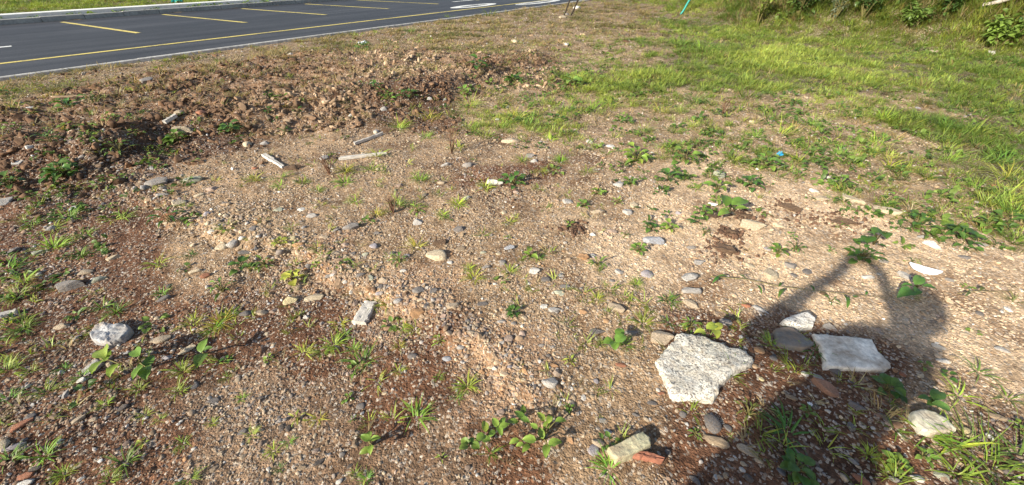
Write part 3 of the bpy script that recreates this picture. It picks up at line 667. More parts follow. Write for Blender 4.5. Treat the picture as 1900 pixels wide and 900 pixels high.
def add_stone(px, py, w, h, kind, col, label=None, rot=None, name=None, cat=None, m=None, hf=.5, up=0, group='loose stones on the gravel'):
    p = gp(px, py); dp = depth_of(p); W = w * dp / FPX * .5 * 0.96
    el = math.atan2(CH - p[2], math.hypot(p[0], p[1])); dist = math.sqrt(p[0] ** 2 + p[1] ** 2 + (CH - p[2]) ** 2)
    Vs = h * dp / FPX * .5                               # half of the seen height
    H = min(hf * min(W, Vs / max(math.sin(el), .3)), Vs / (math.cos(el) * .8 + .25))
    D = max(.45 * W, min(1.3 * W, (Vs - .55 * H * math.cos(el)) / math.sin(el)))
    face = math.atan2(p[0], p[1])                         # the sight line's bearing
    rz = -face * .6 + (rot if rot is not None else random.uniform(-.35, .35))
    k = random.randrange(9); me = shape(kind, k, m or ('clod' if kind == 'clod' else 'stone'))
    c = PAL[col] if isinstance(col, str) else col; j = random.uniform(.88, 1.12); c = tuple(min(.8, v * j) for v in c)
    g = group if kind != 'clod' else 'soil clods on the gravel'
    if not label:
        size = 'tiny ' if w < 13 else ('small ' if w < 20 else ('large ' if w > 36 else ''))
        label = auto_label(f'{size}{CW.get(col, col)} {NOUN[kind]}', px, py, g)
    z = zat(p[0], p[1])
    return ob(name or NAME[kind], me, None, (p[0], p[1], z + H * .12 + up), (random.uniform(-.12, .12), random.uniform(-.12, .12), rz), (W, D, max(H, .004)), c, None, label, cat or ('clod' if kind == 'clod' else ('pebble' if kind == 'pebble' else 'stone')), g)
P_, A_, S_, K_, X_ = 'pebble', 'angular', 'slab', 'clod', 'shard'
STONES = [
 # middle left
 (143, 388, 26, 13, P_, 'blue', 'whitish blue rounded pebble lying alone on brown soil near the bank'), (330, 380, 29, 17, A_, 'cream', 'cream angular stone amid the rubble below the bank'), (362, 334, 42, 13, S_, 'greenish', 'long flat grey-green stone at the foot of the bank'),
 (291, 341, 44, 20, A_, 'grey', 'dark jagged grey lump where the gravel step begins'), (358, 407, 18, 12, P_, 'pink'), (559, 389, 15, 9, A_, 'white'), (578, 401, 27, 9, S_, 'pale grey'), (412, 459, 25, 16, P_, 'cream', 'cream rounded stone, larger of the pair on the gravel step'),
 (432, 450, 24, 18, A_, 'pale grey', 'rough grey stone touching the cream rounded stone'), (449, 442, 15, 9, P_, 'white'), (468, 443, 16, 9, P_, 'beige'), (453, 470, 31, 11, S_, 'slate', 'flat blue-grey slate behind the dark green weeds'), (542, 444, 21, 12, P_, 'yellow', 'pale yellow pebble resting on the orange sand ledge'),
 (555, 453, 26, 11, A_, 'orange'), (209, 480, 27, 10, S_, 'cream', 'cream flat flake lying on bare red-brown soil'), (183, 519, 26, 12, S_, 'greenish'), (160, 507, 29, 10, S_, 'beige'), (128, 535, 52, 24, S_, 'grey', 'broad flat grey stone mostly sunk in the soil'), (306, 555, 25, 12, P_, 'slate', 'dark slate pebble in the brown gravel hollow'),
 (313, 530, 12, 9, P_, 'dark'), (360, 505, 27, 9, S_, 'cream'), (380, 512, 20, 11, A_, 'brick', 'brick red chunk beside a cream flake'), (552, 534, 22, 17, P_, 'tan', 'tan rounded stone below a bright leaf cluster'), (542, 559, 32, 18, A_, 'yellow', 'jagged yellow stone, blunter of two lying end to end'),
 (580, 553, 42, 13, S_, 'cream', 'long pointed cream stone, tapering end of the jagged pair'), (456, 583, 24, 12, S_, 'slate'), (483, 581, 26, 11, S_, 'beige'), (508, 577, 19, 11, A_, 'pink'), (574, 497, 16, 13, P_, 'slate'), (28, 465, 27, 16, A_, 'slate'), (94, 425, 19, 9, A_, 'pale grey'), (569, 589, 12, 8, A_, 'white'), (70, 470, 22, 9, S_, 'pale grey'),
 (392, 352, 22, 9, S_, 'pink'), (300, 362, 24, 9, S_, 'pale grey'), (372, 363, 22, 7, S_, 'cream'), (420, 378, 20, 8, S_, 'slate'), (345, 398, 18, 9, A_, 'pink'), (384, 397, 16, 9, P_, 'lilac'), (316, 399, 20, 9, A_, 'brick'), (478, 412, 18, 10, A_, 'orange'), (470, 425, 16, 12, P_, 'slate'), (515, 390, 20, 12, A_, 'greenish'), (393, 430, 16, 9, P_, 'white'),
 (600, 440, 20, 9, A_, 'beige'), (625, 427, 18, 10, A_, 'grey'), (640, 455, 16, 9, S_, 'pink'), (610, 512, 15, 9, P_, 'grey'), (640, 522, 12, 9, A_, 'white'), (622, 470, 18, 8, S_, 'beige'), (655, 470, 14, 9, P_, 'slate'), (668, 512, 18, 9, P_, 'grey'),
 # the middle
 (820, 450, 36, 18, K_, 'brown', 'dark brown clod right behind the cream egg-shaped stone'), (812, 476, 48, 28, P_, 'cream', 'cream egg-shaped stone, the largest pebble on the open gravel'), (832, 473, 18, 10, A_, 'orange'), (835, 487, 13, 8, P_, 'white'), (854, 463, 28, 12, P_, 'tan'), (852, 426, 25, 18, A_, 'slate', 'blue-grey angular stone on open gravel behind the egg-shaped stone'),
 (776, 413, 21, 15, A_, 'pale grey'), (650, 423, 34, 16, A_, 'grey'), (699, 433, 17, 7, S_, 'slate'), (694, 458, 18, 13, P_, 'lilac', 'round lilac-grey pebble on the gravel ledge'), (679, 472, 17, 9, P_, 'greenish'), (748, 504, 17, 7, S_, 'white'), (946, 461, 24, 10, S_, 'blue', 'shiny blue-grey flat pebble lit along one edge'), (933, 488, 14, 26, X_, 'grey', 'upright grey stone shard standing in the gravel'),
 (904, 495, 23, 10, A_, 'grey'), (992, 505, 21, 16, A_, 'white', 'chunky white stone casting a short shadow on fine gravel'), (1013, 521, 21, 13, P_, 'slate', 'round dark slate pebble beside a chunky white stone'), (1037, 543, 25, 15, A_, 'greenish'), (1046, 531, 25, 7, S_, 'grey'), (1009, 569, 16, 12, A_, 'white'), (1027, 576, 28, 13, S_, 'pale grey'), (1147, 573, 42, 18, S_, 'beige', 'pale striped flat stone tapering to one end'),
 (1199, 509, 23, 19, P_, 'lilac', 'domed lilac-grey pebble alone on tan gravel'), (1101, 475, 15, 11, P_, 'lilac'), (1083, 478, 30, 17, K_, 'orange', 'orange sandy clod with a dark hollow beside it'), (1214, 450, 46, 20, S_, 'blue', 'pale blue flat slab among green weeds'), (1051, 376, 24, 15, A_, 'pale grey'), (1111, 394, 34, 16, A_, 'beige'), (1162, 395, 23, 14, A_, 'pale grey'), (1175, 382, 16, 20, A_, 'cream'),
 (1148, 341, 25, 17, A_, 'pale grey', 'pale grey rock leaning against a small weed, beyond the gravel'), (1061, 423, 24, 11, K_, 'brown'), (916, 340, 38, 15, S_, 'white', 'large white flake beside a dark leafy weed'), (829, 306, 24, 12, A_, 'pale grey'), (869, 307, 24, 13, A_, 'grey'), (866, 369, 18, 11, A_, 'pale grey'), (935, 394, 13, 10, P_, 'cream'), (1236, 402, 10, 8, P_, 'slate'), (1209, 402, 13, 7, P_, 'grey'),
 (1259, 396, 12, 8, P_, 'lilac'), (957, 356, 16, 9, A_, 'pink'), (896, 566, 25, 8, S_, 'slate'), (930, 597, 20, 9, S_, 'pale grey'), (738, 559, 20, 12, P_, 'pale grey'), (778, 580, 42, 24, K_, 'orange', 'orange sandstone lump on the crumbling gravel ledge'), (839, 571, 30, 15, A_, 'beige'), (775, 540, 24, 18, A_, 'grey'), (712, 520, 20, 16, A_, 'beige'), (706, 531, 13, 11, P_, 'slate'), (703, 545, 14, 10, P_, 'lilac'), (688, 517, 14, 14, P_, 'greenish'),
 (745, 532, 15, 16, X_, 'grey'), (790, 568, 14, 14, P_, 'slate'), (805, 541, 16, 14, A_, 'slate'), (782, 556, 16, 10, A_, 'cream'), (990, 300, 18, 10, A_, 'pale grey'), (1101, 436, 15, 8, A_, 'white'), (1135, 430, 20, 10, A_, 'pink'), (820, 340, 18, 9, A_, 'beige'), (740, 345, 20, 8, S_, 'pink'), (850, 326, 16, 8, K_, 'brown'), (1027, 470, 22, 10, K_, 'brown'), (1147, 505, 20, 9, S_, 'pale grey'), (1135, 522, 14, 8, P_, 'grey'), (1130, 553, 22, 9, S_, 'tan'), (1082, 580, 16, 12, A_, 'orange'),
 (973, 590, 16, 10, P_, 'beige'), (868, 596, 12, 9, P_, 'slate'), (760, 452, 16, 9, A_, 'beige'), (925, 472, 14, 8, P_, 'cream'), (896, 468, 12, 7, P_, 'greenish'), (728, 470, 14, 9, P_, 'slate'), (755, 476, 16, 9, P_, 'lilac'),
 # right middle
 (1282, 514, 38, 25, A_, 'pale grey', 'grey triangular stone with a pointed top on pale sand'), (1278, 541, 46, 18, S_, 'pale grey', 'dull grey flat stone between the triangular stone and a beige slab'), (1280, 564, 42, 12, S_, 'beige', 'long beige slab lying in front of the grey triangular stone'), (1390, 494, 22, 13, A_, 'cream'), (1427, 511, 31, 25, A_, 'cream', 'chunky cream-grey rock at the edge of the arm-shaped shadow'),
 (1465, 494, 26, 12, S_, 'grey'), (1496, 505, 17, 12, A_, 'slate'), (1470, 512, 18, 9, A_, 'slate'), (1677, 512, 26, 13, S_, 'pale grey', 'small grey-white chip tilted beside the white dish fragment'), (1612, 516, 28, 13, A_, 'white'), (1698, 465, 27, 11, A_, 'cream', 'smaller cream stone of two lying side by side on sand'), (1731, 457, 34, 14, A_, 'white', 'larger whitish stone of two lying side by side on sand'),
 (1711, 440, 20, 10, A_, 'pale grey'), (1462, 387, 46, 20, K_, 'brown', 'wide wet brown clod on the pale sand, left of a longer one'), (1563, 413, 56, 16, K_, 'brown', 'longest wet brown clod, a low smear on pale sand'), (1358, 433, 27, 14, K_, 'brown', 'small round brown clod beyond the biggest wet one'), (1344, 465, 54, 25, K_, 'brown', 'biggest rounded wet brown clod on pale sand'), (1384, 403, 28, 11, K_, 'brown'), (1325, 402, 30, 9, K_, 'brown'),
 (1395, 421, 48, 24, A_, 'cream', 'large cream rock sunk in pale sand between brown clods'), (1443, 420, 26, 11, A_, 'cream'), (1509, 355, 20, 9, A_, 'white'), (1650, 393, 54, 12, S_, 'cream'), (1578, 372, 46, 11, S_, 'cream'), (1527, 370, 30, 10, S_, 'beige'), (1332, 325, 27, 17, A_, 'greenish', 'greenish white rock half hidden in creeping weeds'), (1817, 583, 15, 10, P_, 'slate', 'single dark pebble on the sand away from other stones'), (1322, 381, 19, 9, A_, 'white'),
 (1408, 574, 30, 9, S_, 'pale grey'), (1385, 567, 20, 14, A_, 'brick'), (1424, 463, 14, 8, P_, 'lilac'), (1283, 460, 22, 9, P_, 'grey'), (1296, 488, 20, 12, A_, 'pale grey'), (1640, 486, 18, 8, S_, 'grey'), (1790, 478, 22, 8, S_, 'slate'), (1820, 455, 20, 9, A_, 'grey'), (1527, 545, 13, 8, P_, 'brown'), (1532, 530, 14, 9, P_, 'beige'), (1760, 520, 20, 7, S_, 'grey'), (1850, 530, 16, 7, P_, 'tan'),
 # bottom left
 (178, 682, 38, 34, A_, 'pale grey', 'pale grey block shaded by broad leaves'), (350, 649, 34, 12, S_, 'cream', 'cream flat flake with a leaf at its end'), (113, 607, 30, 10, S_, 'beige'), (293, 631, 42, 10, S_, 'beige'), (153, 707, 17, 12, P_, 'white', 'white pebble below the shaded grey block'), (493, 619, 13, 8, P_, 'cream'), (505, 643, 10, 7, P_, 'white'), (229, 757, 24, 13, P_, 'dark', 'dark grey pebble beside a grass tuft on brown gravel'), (56, 773, 26, 13, P_, 'slate', 'blue-grey pebble above a red smear of brick'),
 (392, 744, 27, 14, A_, 'slate', 'blue-grey angular stone alone on fine gravel'), (485, 740, 17, 9, P_, 'dark'), (362, 718, 18, 12, P_, 'slate'), (37, 790, 42, 12, S_, 'brick', 'crumbled brick red patch of stone on brown gravel'), (49, 881, 38, 12, S_, 'brick', 'flat brick red stone close to a dark pebble'), (64, 870, 21, 11, P_, 'dark'), (7, 829, 24, 22, P_, 'cream', 'cream round stone cut by the frame edge'), (32, 829, 36, 14, A_, 'lilac', 'lilac white flat stone touching a cream round stone'), (49, 895, 36, 11, S_, 'white'),
 (535, 795, 14, 21, P_, 'dark', 'black oval pebble standing on edge, rounder of the pair'), (523, 793, 13, 18, P_, 'dark', 'black narrow pebble tucked behind the rounder black one'), (451, 802, 20, 12, P_, 'slate'), (586, 837, 18, 10, P_, 'pink'), (592, 859, 28, 12, A_, 'dark'), (151, 890, 14, 9, A_, 'white'), (360, 832, 11, 7, P_, 'white'), (145, 780, 26, 10, S_, 'beige'), (173, 778, 18, 9, P_, 'beige'), (630, 893, 16, 12, P_, 'white'), (560, 868, 20, 12, S_, 'tan'), (440, 757, 14, 8, P_, 'grey'), (205, 640, 24, 20, A_, 'grey'), (410, 840, 13, 8, P_, 'beige'), (280, 655, 20, 10, S_, 'grey'), (88, 637, 18, 9, P_, 'dark'), (310, 664, 20, 9, A_, 'lilac'),
 # bottom middle
 (766, 662, 24, 13, P_, 'slate', 'flattened slate oval, one of two lying a step apart'), (829, 665, 23, 12, P_, 'blue', 'lighter blue-grey oval pebble with a pale rim'), (854, 644, 15, 12, P_, 'pale grey'), (835, 617, 15, 11, P_, 'dark'), (943, 628, 26, 17, P_, 'pink', 'pinkish brown bean-shaped pebble on orange sand'), (931, 635, 16, 10, P_, 'pale grey'), (1022, 710, 36, 27, A_, 'pale grey', 'grey-white blocky stone with a dark shadow beside it'), (1061, 720, 8, 14, X_, 'white'),
 (1106, 708, 13, 10, P_, 'lilac'), (1131, 717, 11, 10, A_, 'white'), (1106, 616, 35, 8, S_, 'slate'), (1172, 616, 28, 11, P_, 'grey'), (1150, 679, 24, 7, S_, 'brick'), (1027, 679, 18, 7, S_, 'orange'), (1228, 629, 46, 32, A_, 'beige', 'beige rock sunk in gravel behind the speckled boulder'), (1101, 837, 30, 22, P_, 'lilac', 'lilac-white speckled pebble beside the yellowish oblong stone'), (1061, 818, 17, 13, A_, 'orange'), (1111, 822, 28, 20, A_, 'beige'),
 (1128, 801, 19, 10, P_, 'blue'), (1239, 839, 15, 12, P_, 'slate'), (1115, 859, 15, 8, K_, 'brick'), (669, 753, 21, 14, P_, 'slate', 'round slate pebble on fine grey gravel, left of thin grass'), (650, 866, 16, 11, P_, 'dark'), (635, 845, 14, 12, P_, 'grey'), (767, 741, 10, 7, P_, 'beige'), (1005, 640, 14, 9, P_, 'grey'), (1017, 660, 12, 8, P_, 'slate'), (973, 705, 16, 9, A_, 'cream'), (895, 690, 16, 12, A_, 'orange'), (945, 680, 11, 11, P_, 'lilac'), (1118, 780, 14, 11, A_, 'pale grey'), (1200, 779, 15, 10, P_, 'beige'), (1180, 770, 16, 8, P_, 'slate'),
 (1228, 730, 17, 9, A_, 'brick'), (1210, 748, 20, 7, S_, 'slate'), (1045, 600, 16, 10, A_, 'beige'), (953, 600, 14, 9, P_, 'grey'), (872, 617, 18, 9, P_, 'beige'), (902, 618, 10, 8, P_, 'slate'), (961, 644, 10, 7, P_, 'slate'),
 # bottom right
 (1497, 612, 24, 12, A_, 'tan'), (1541, 607, 28, 15, A_, 'grey', 'dark grey stone tucked behind the flat white slab'), (1348, 597, 30, 15, P_, 'grey', 'grey-brown oval stone behind the boulder and its leafy weed'), (1410, 650, 23, 14, P_, 'orange', 'peach coloured pebble between the boulder and grey slab'), (1528, 720, 50, 27, S_, (.40, .20, .13), 'reddish brown flat stone with a pointed corner'), (1322, 788, 36, 40, P_, 'slate', 'dark grey oval stone in the shade below the boulder'), (1351, 795, 18, 13, P_, 'slate'), (1275, 789, 9, 8, A_, 'white'),
 (1492, 694, 16, 11, A_, 'white'), (1519, 701, 18, 11, A_, 'pale grey'), (1512, 757, 12, 18, A_, 'dark'), (1792, 802, 30, 18, P_, 'yellow', 'pale yellow mottled stone beside the striped stone'), (1703, 887, 25, 16, A_, 'white', 'white angular stone at the foot of the grass'), (1747, 883, 30, 22, A_, 'greenish'), (1550, 691, 23, 15, P_, 'slate'), (1588, 757, 28, 13, A_, 'slate'), (1738, 644, 24, 10, S_, 'pale grey'), (1388, 837, 42, 12, S_, 'beige'), (1327, 820, 50, 12, S_, 'tan'), (1390, 888, 22, 18, P_, 'dark'),
 (1618, 650, 12, 8, P_, 'pale grey'), (1630, 613, 12, 9, P_, 'pink'), (1535, 764, 12, 8, A_, 'white'), (1577, 792, 18, 18, A_, 'slate'), (1619, 795, 9, 8, P_, 'white'), (1585, 855, 26, 12, A_, 'grey'), (1470, 738, 26, 9, S_, 'tan'), (1380, 863, 16, 12, P_, 'beige'), (1408, 856, 18, 11, P_, 'beige'), (1376, 872, 13, 10, A_, 'white'), (1660, 890, 22, 10, A_, 'grey'), (1600, 892, 36, 12, S_, 'brick'), (1290, 893, 26, 8, P_, 'slate'), (1267, 770, 16, 14, P_, 'slate'), (1519, 872, 13, 10, P_, 'pale grey'), (1413, 702, 12, 9, A_, 'yellow'), (1435, 665, 16, 12, P_, 'slate'), (1620, 688, 26, 10, A_, 'pale grey'), (1750, 672, 24, 9, S_, 'white'), (1673, 695, 14, 10, A_, 'brick'), (1770, 663, 16, 8, P_, 'tan'), (1790, 620, 20, 8, P_, 'beige'), (1850, 775, 34, 10, S_, 'tan'), (1860, 650, 24, 10, S_, 'pale grey'),
 # the bank and beyond
 (335, 217, 38, 18, K_, (.50, .42, .30), 'pale cream crumbly rock on top of the dirt bank'), (345, 247, 42, 17, K_, (.48, .40, .29), 'pale crumbly rock lower down the bank, below the board'), (375, 216, 20, 9, S_, 'brick', 'orange brick fragment beside the pale crumbly rock'), (616, 101, 13, 12, A_, 'beige', 'beige stone standing up on the weedy strip near the road'), (538, 101, 10, 7, A_, 'white'), (59, 279, 16, 10, A_, 'white'), (276, 156, 22, 11, A_, 'grey', 'grey lump on the bare strip between bank and road'),
 (460, 271, 17, 13, P_, 'cream', 'cream pebble at the foot of the bank beside green weeds'), (490, 267, 18, 9, A_, 'pale grey'), (601, 294, 18, 12, A_, 'pale grey'), (776, 126, 14, 15, A_, 'cream', 'upright cream rock on the crest of the bank'), (712, 204, 15, 9, A_, 'pale grey'), (825, 187, 8, 8, P_, 'white'), (797, 187, 12, 6, P_, 'white'), (947, 263, 40, 12, S_, 'beige', 'long beige stone lying in thin grass'), (984, 290, 18, 11, A_, 'grey'), (1132, 271, 19, 9, A_, 'white'), (1093, 264, 18, 9, S_, 'pale grey'), (1116, 270, 16, 6, S_, 'white'),
 (923, 222, 9, 6, P_, 'white'), (545, 313, 34, 14, K_, 'brown', 'dark brown rounded clod at the end of the white plank'), (621, 296, 18, 12, K_, 'brown'), (474, 312, 14, 8, A_, 'brick'), (699, 247, 14, 9, P_, 'pale grey'), (1071, 16, 16, 8, A_, 'white', 'white stone at the base of the leaning dark posts'), (1052, 27, 10, 7, P_, 'grey'), (1044, 33, 16, 5, S_, 'cream'), (1840, 98, 14, 6, S_, 'white'), (1502, 87, 8, 6, P_, 'cream'), (1733, 97, 14, 6, S_, 'beige'), (1703, 201, 9, 7, A_, 'lilac'), (1841, 344, 14, 7, S_, 'brick'), (955, 78, 16, 6, S_, 'cream'), (1050, 83, 12, 6, A_, 'white'), (888, 42, 9, 6, A_, 'white'), (35, 303, 18, 7, A_, 'white'), (10, 378, 30, 14, A_, 'pale grey', 'pale grey stone under a dark weed below the bank'), (60, 205, 22, 6, S_, 'white'), (650, 215, 10, 6, A_, 'white'), (680, 202, 10, 6, A_, 'pink'), (1365, 228, 18, 8, S_, 'pink'), (1395, 227, 13, 6, P_, 'cream'), (1330, 250, 16, 6, S_, 'beige'), (1395, 163, 7, 5, P_, 'white'), (1465, 173, 12, 5, P_, 'cream'),
]
for s in STONES: add_stone(*s)

# big rocks with their own outlines
def outline_rock(name, px_pts, h, m, label, cat, seed, color, tilt=0.0, rough=.5, sink=.03):
    base = gp(sum(p[0] for p in px_pts) / len(px_pts), sum(p[1] for p in px_pts) / len(px_pts)); z0 = base[2]
    P = np.array([onplane(a, b, z0 + h * .8)[:2] for a, b in px_pts]); c = P.mean(0)
    seg = np.concatenate([np.linspace(P[i], P[(i + 1) % len(P)], 9)[:-1] for i in range(len(P))]) - c; N = len(seg)
    if np.sum(seg[:, 0] * np.roll(seg[:, 1], -1) - np.roll(seg[:, 0], -1) * seg[:, 1]) < 0: seg = seg[::-1]
    size = np.hypot(*seg.T).mean(); rs = np.random.default_rng(seed)
    rings = [(1.03, -sink), (1.035, .2 * h), (1.03, .55 * h), (1.005, .82 * h), (.965, .95 * h), (.90, h)] + [(q, h * (1 + .03 * (1 - q))) for q in (.8, .7, .6, .5, .4, .3, .2, .1)]
    V, F = [], []
    for q, zz in rings:
        x = seg[:, 0] * q; y = seg[:, 1] * q
        wob = 1 + (.07 * pn(x * 26 + zz * 40, y * 26, seed) + .035 * pn(x * 80, y * 80 + zz * 90, seed + 1))
        zt = zz + tilt * y * (zz > .3 * h) + (zz > .5 * h) * rough * size * (.16 * pn(x * 5 / size * .2 + 7, y * 5 / size * .2, seed) + .10 * np.abs(pn(x * 2.2 / size, y * 2.2 / size, seed + 4)) + .05 * pn(x * 7 / size, y * 7 / size, seed + 5) + .018 * pn(x * 22 / size, y * 22 / size, seed + 6))
        V += list(np.stack([x * wob, y * wob, zt], 1))
    V.append((0, 0, np.mean([v[2] for v in V[-N:]])))
    for i in range(len(rings) - 1):
        for k in range(N): k2 = (k + 1) % N; F.append((i * N + k, i * N + k2, (i + 1) * N + k2, (i + 1) * N + k))
    o = (len(rings) - 1) * N
    for k in range(N): F.append((o + k, o + (k + 1) % N, len(V) - 1))
    me = mesh(name, V, F, m, True, None, 40)
    return ob(name, me, None, (c[0], c[1], z0), (0, 0, 0), 1, color, None, label, cat, 'big pale rocks')
outline_rock('boulder', [(1258, 621), (1286, 621), (1312, 625), (1348, 640), (1386, 650), (1397, 664), (1393, 676), (1360, 692), (1334, 716), (1332, 730), (1324, 740), (1280, 739), (1252, 738), (1238, 708), (1219, 672), (1236, 650), (1254, 632)], .034, 'granite', 'large white boulder speckled black, with a yellow stain on top', 'rock', 3, (.70, .67, .59), rough=.75)
outline_rock('stone_slab', [(1511, 620), (1545, 622), (1573, 625), (1617, 630), (1630, 654), (1652, 674), (1648, 682), (1634, 686), (1580, 684), (1533, 681), (1526, 650)], .030, 'pale_rock', 'flat smooth white slab with a dark grass clump at its corner', 'rock', 9, (.78, .74, .65), rough=.2)
outline_rock('stone', [(1452, 594), (1470, 586), (1499, 579), (1513, 591), (1508, 606), (1490, 607), (1470, 602)], .045, 'granite', 'triangular white rock speckled black, behind the grey slab', 'rock', 14, (.74, .73, .69))
outline_rock('flat_stone', [(1438, 612), (1452, 607), (1469, 608), (1490, 622), (1509, 637), (1492, 647), (1465, 643), (1443, 637)], .028, 'stone', 'dull dark grey slab between the boulder and white slab', 'rock', 21, (.175, .17, .155), rough=.35)
outline_rock('stone', [(168, 618), (178, 604), (192, 599), (212, 604), (238, 603), (242, 612), (225, 628), (204, 636), (186, 634), (172, 630)], .04, 'marble', 'jagged white rock with dark grey veins on brown gravel', 'rock', 31, (.36, .36, .36), rough=1.3)
outline_rock('stone', [(1693, 764), (1712, 760), (1732, 765), (1755, 778), (1774, 797), (1752, 802), (1733, 804), (1710, 798), (1697, 780)], .04, 'marble', 'pale wedge-shaped stone with dark stripes beside green grass', 'rock', 41, (.55, .53, .43), rough=.5)
outline_rock('stone', [(1128, 832), (1150, 822), (1175, 808), (1192, 802), (1206, 812), (1207, 826), (1190, 836), (1165, 848), (1146, 853), (1134, 846)], .045, 'pale_rock', 'yellowish oblong stone with squared ends beside a brick shard', 'rock', 51, (.46, .44, .29), rough=.5)

# ------------------------------------------------------------------ pieces of wood, brick and litter
def plank(name, p0, p1, wpx, thick, m, label, cat, seed, lift=.006, split=False, col=None, taper=.75):
    a = gp(*p0); b = gp(*p1); L = float(np.hypot(*(b - a)[:2])); rz = math.atan2(b[1] - a[1], b[0] - a[0]); rs = np.random.default_rng(seed)
    W = wpx * depth_of(a) / FPX * .5; V, F = [], []; N = 12; prof = [(-1, 0), (-1, .75), (-.85, 1), (-.4, 1.04), (0, .95), (.4, 1.03), (.85, 1), (1, .75), (1, 0)]
    for i in range(N + 1):
        t = i / N; ww = W * (1 + .12 * rs.normal() - (1 - taper) * t); j = rs.normal(0, .06)
        ends = (1 if 0 < i < N else 1); off = rs.normal(0, .02) * L if i in (0, N) else 0
        for u, v in prof: V.append((t * L + (off * u), ww * (u + j * .5), thick * (v - .25) * (1 + .08 * rs.normal())))
    K = len(prof)
    for i in range(N):
        for k in range(K - 1): F.append((i * K + k, (i + 1) * K + k, (i + 1) * K + k + 1, i * K + k + 1))
        F.append((i * K + K - 1, (i + 1) * K + K - 1, (i + 1) * K, i * K))
    F += [tuple(range(K)), tuple(range(N * K + K - 1, N * K - 1, -1))]
    z0, z1 = zat(a[0], a[1]) + lift, zat(b[0], b[1]) + lift
    return ob(name, mesh(name, V, F, m, True, None, 30), None, (a[0], a[1], z0), (0, -math.atan2(z1 - z0, L), rz), 1, col, None, label, cat)
wc = plank('wood_chunk', (667, 602), (689, 565), 27, .03, 'wood', 'chunk of weathered white split wood on brown gravel', 'wood', 1, taper=.95)
plank('wood_board', (491, 290), (527, 313), 9, .02, 'wood', 'short white board lying aslant at the foot of the bank', 'wood', 2, .01)
plank('stick', (658, 269), (712, 252), 5, .025, 'wood', 'thin straight white stick on the thin grass', 'stick', 3, .012)
plank('wood_splinter', (632, 297), (716, 287), 9, .025, 'wood', 'long pale splintered wood piece in front of the thin white stick', 'wood', 4, .01, taper=.6)
plank('wood_board', (310, 236), (334, 226), 8, .03, 'wood', 'pale grey board stub sticking out of the bank', 'wood', 5, .03)
plank('wood_board', (-8, 590), (33, 579), 12, .018, 'wood', 'cream board shard cut by the frame edge on brown soil', 'wood', 6, .008)
plank('brick_fragment', (1170, 845), (1229, 858), 13, .03, mat_simple('fired_clay', (.29, .12, .075), .9, 40, .35, .003), 'narrow red brick fragment against the yellowish oblong stone', 'brick', 7, .008)
plank('stick', (105, 190), (205, 183), 4, .02, 'brown_wood', 'dry brown stick lying along the weedy strip', 'stick', 8, .015)
def crumple(name, px, py, w, h, m, label, cat, seed, hh=.6):
    p = gp(px, py); W = w * depth_of(p) / FPX * .5; V, F = [], []; n = 9; rs = np.random.default_rng(seed)
    for i in range(n):
        for j in range(n):
            u, v = i / (n - 1) * 2 - 1, j / (n - 1) * 2 - 1; rr = 1 - .25 * abs(u * v)
            V.append((u * rr + .1 * rs.normal(), v * rr * .8 + .1 * rs.normal(), hh * (abs(rs.normal(0, .35)) + .35 * (1 - max(abs(u), abs(v))))))
    for i in range(n - 1):
        for j in range(n - 1): F.append((i * n + j, (i + 1) * n + j, (i + 1) * n + j + 1, i * n + j + 1))
    o = ob(name, mesh(name, V, F, m, True, None, 35), None, (p[0], p[1], zat(p[0], p[1]) + .008), (0, 0, rs.uniform(0, 6)), W, None, None, label, cat)
    md = o.modifiers.new('thickness', 'SOLIDIFY'); md.thickness = .03; return o
crumple('plastic_scrap', 1447, 288, 14, 6, 'blue', 'crumpled bright blue plastic scrap among creeping weeds', 'litter', 1, .9)
crumple('paper_scrap', 674, 84, 17, 14, 'plastic', 'crumpled white litter on a green weed near the road', 'litter', 2, 1.0)
crumple('plastic_bag', 329, 6, 20, 8, 'teal', 'crumpled teal plastic bag beyond the low white wall', 'litter', 3, .8)
crumple('paper_scrap', 35, 48, 5, 3, 'plastic', 'white paper scrap on the asphalt near the kerb, first of two', 'litter', 4, .8)
crumple('paper_scrap', 70, 45, 5, 3, 'plastic', 'white paper scrap on the asphalt beside the first bay line', 'litter', 5, .8)
crumple('plastic_sheet', 42, -2, 46, 10, 'plastic', 'pale grey plastic sheet in the grass far beyond the road', 'litter', 7, .5)
crumple('plastic_scrap', 1500, 753, 9, 11, 'plastic', 'tiny bright white plastic chip in the shade', 'litter', 6, .6)
def dish():
    """a broken half of a shallow white dish, standing tilted"""
    p = gp(1716, 505); V, F = [], []; n, mm = 6, 18; Rr = 46 * depth_of(p) / FPX * .5
    for i in range(n + 1):
        for j in range(mm + 1):
            a = math.pi * j / mm; r = i / n * (1 + .02 * math.sin(9 * a)); V.append((Rr * r * math.cos(a), -Rr * .62 * r * math.sin(a), Rr * .10 * r * r))
    for i in range(n):
        for j in range(mm): F.append((i * (mm + 1) + j, i * (mm + 1) + j + 1, (i + 1) * (mm + 1) + j + 1, (i + 1) * (mm + 1) + j))
    o = ob('dish_fragment', mesh('dish_fragment', V, F, 'plastic'), None, (p[0], p[1] + .015, zat(p[0], p[1]) + .03), (R(34), 0, -.6), 1, None, None, 'smooth white half-round dish fragment on sand behind a leafy weed', 'litter')
    md = o.modifiers.new('thickness', 'SOLIDIFY'); md.thickness = .008
dish()
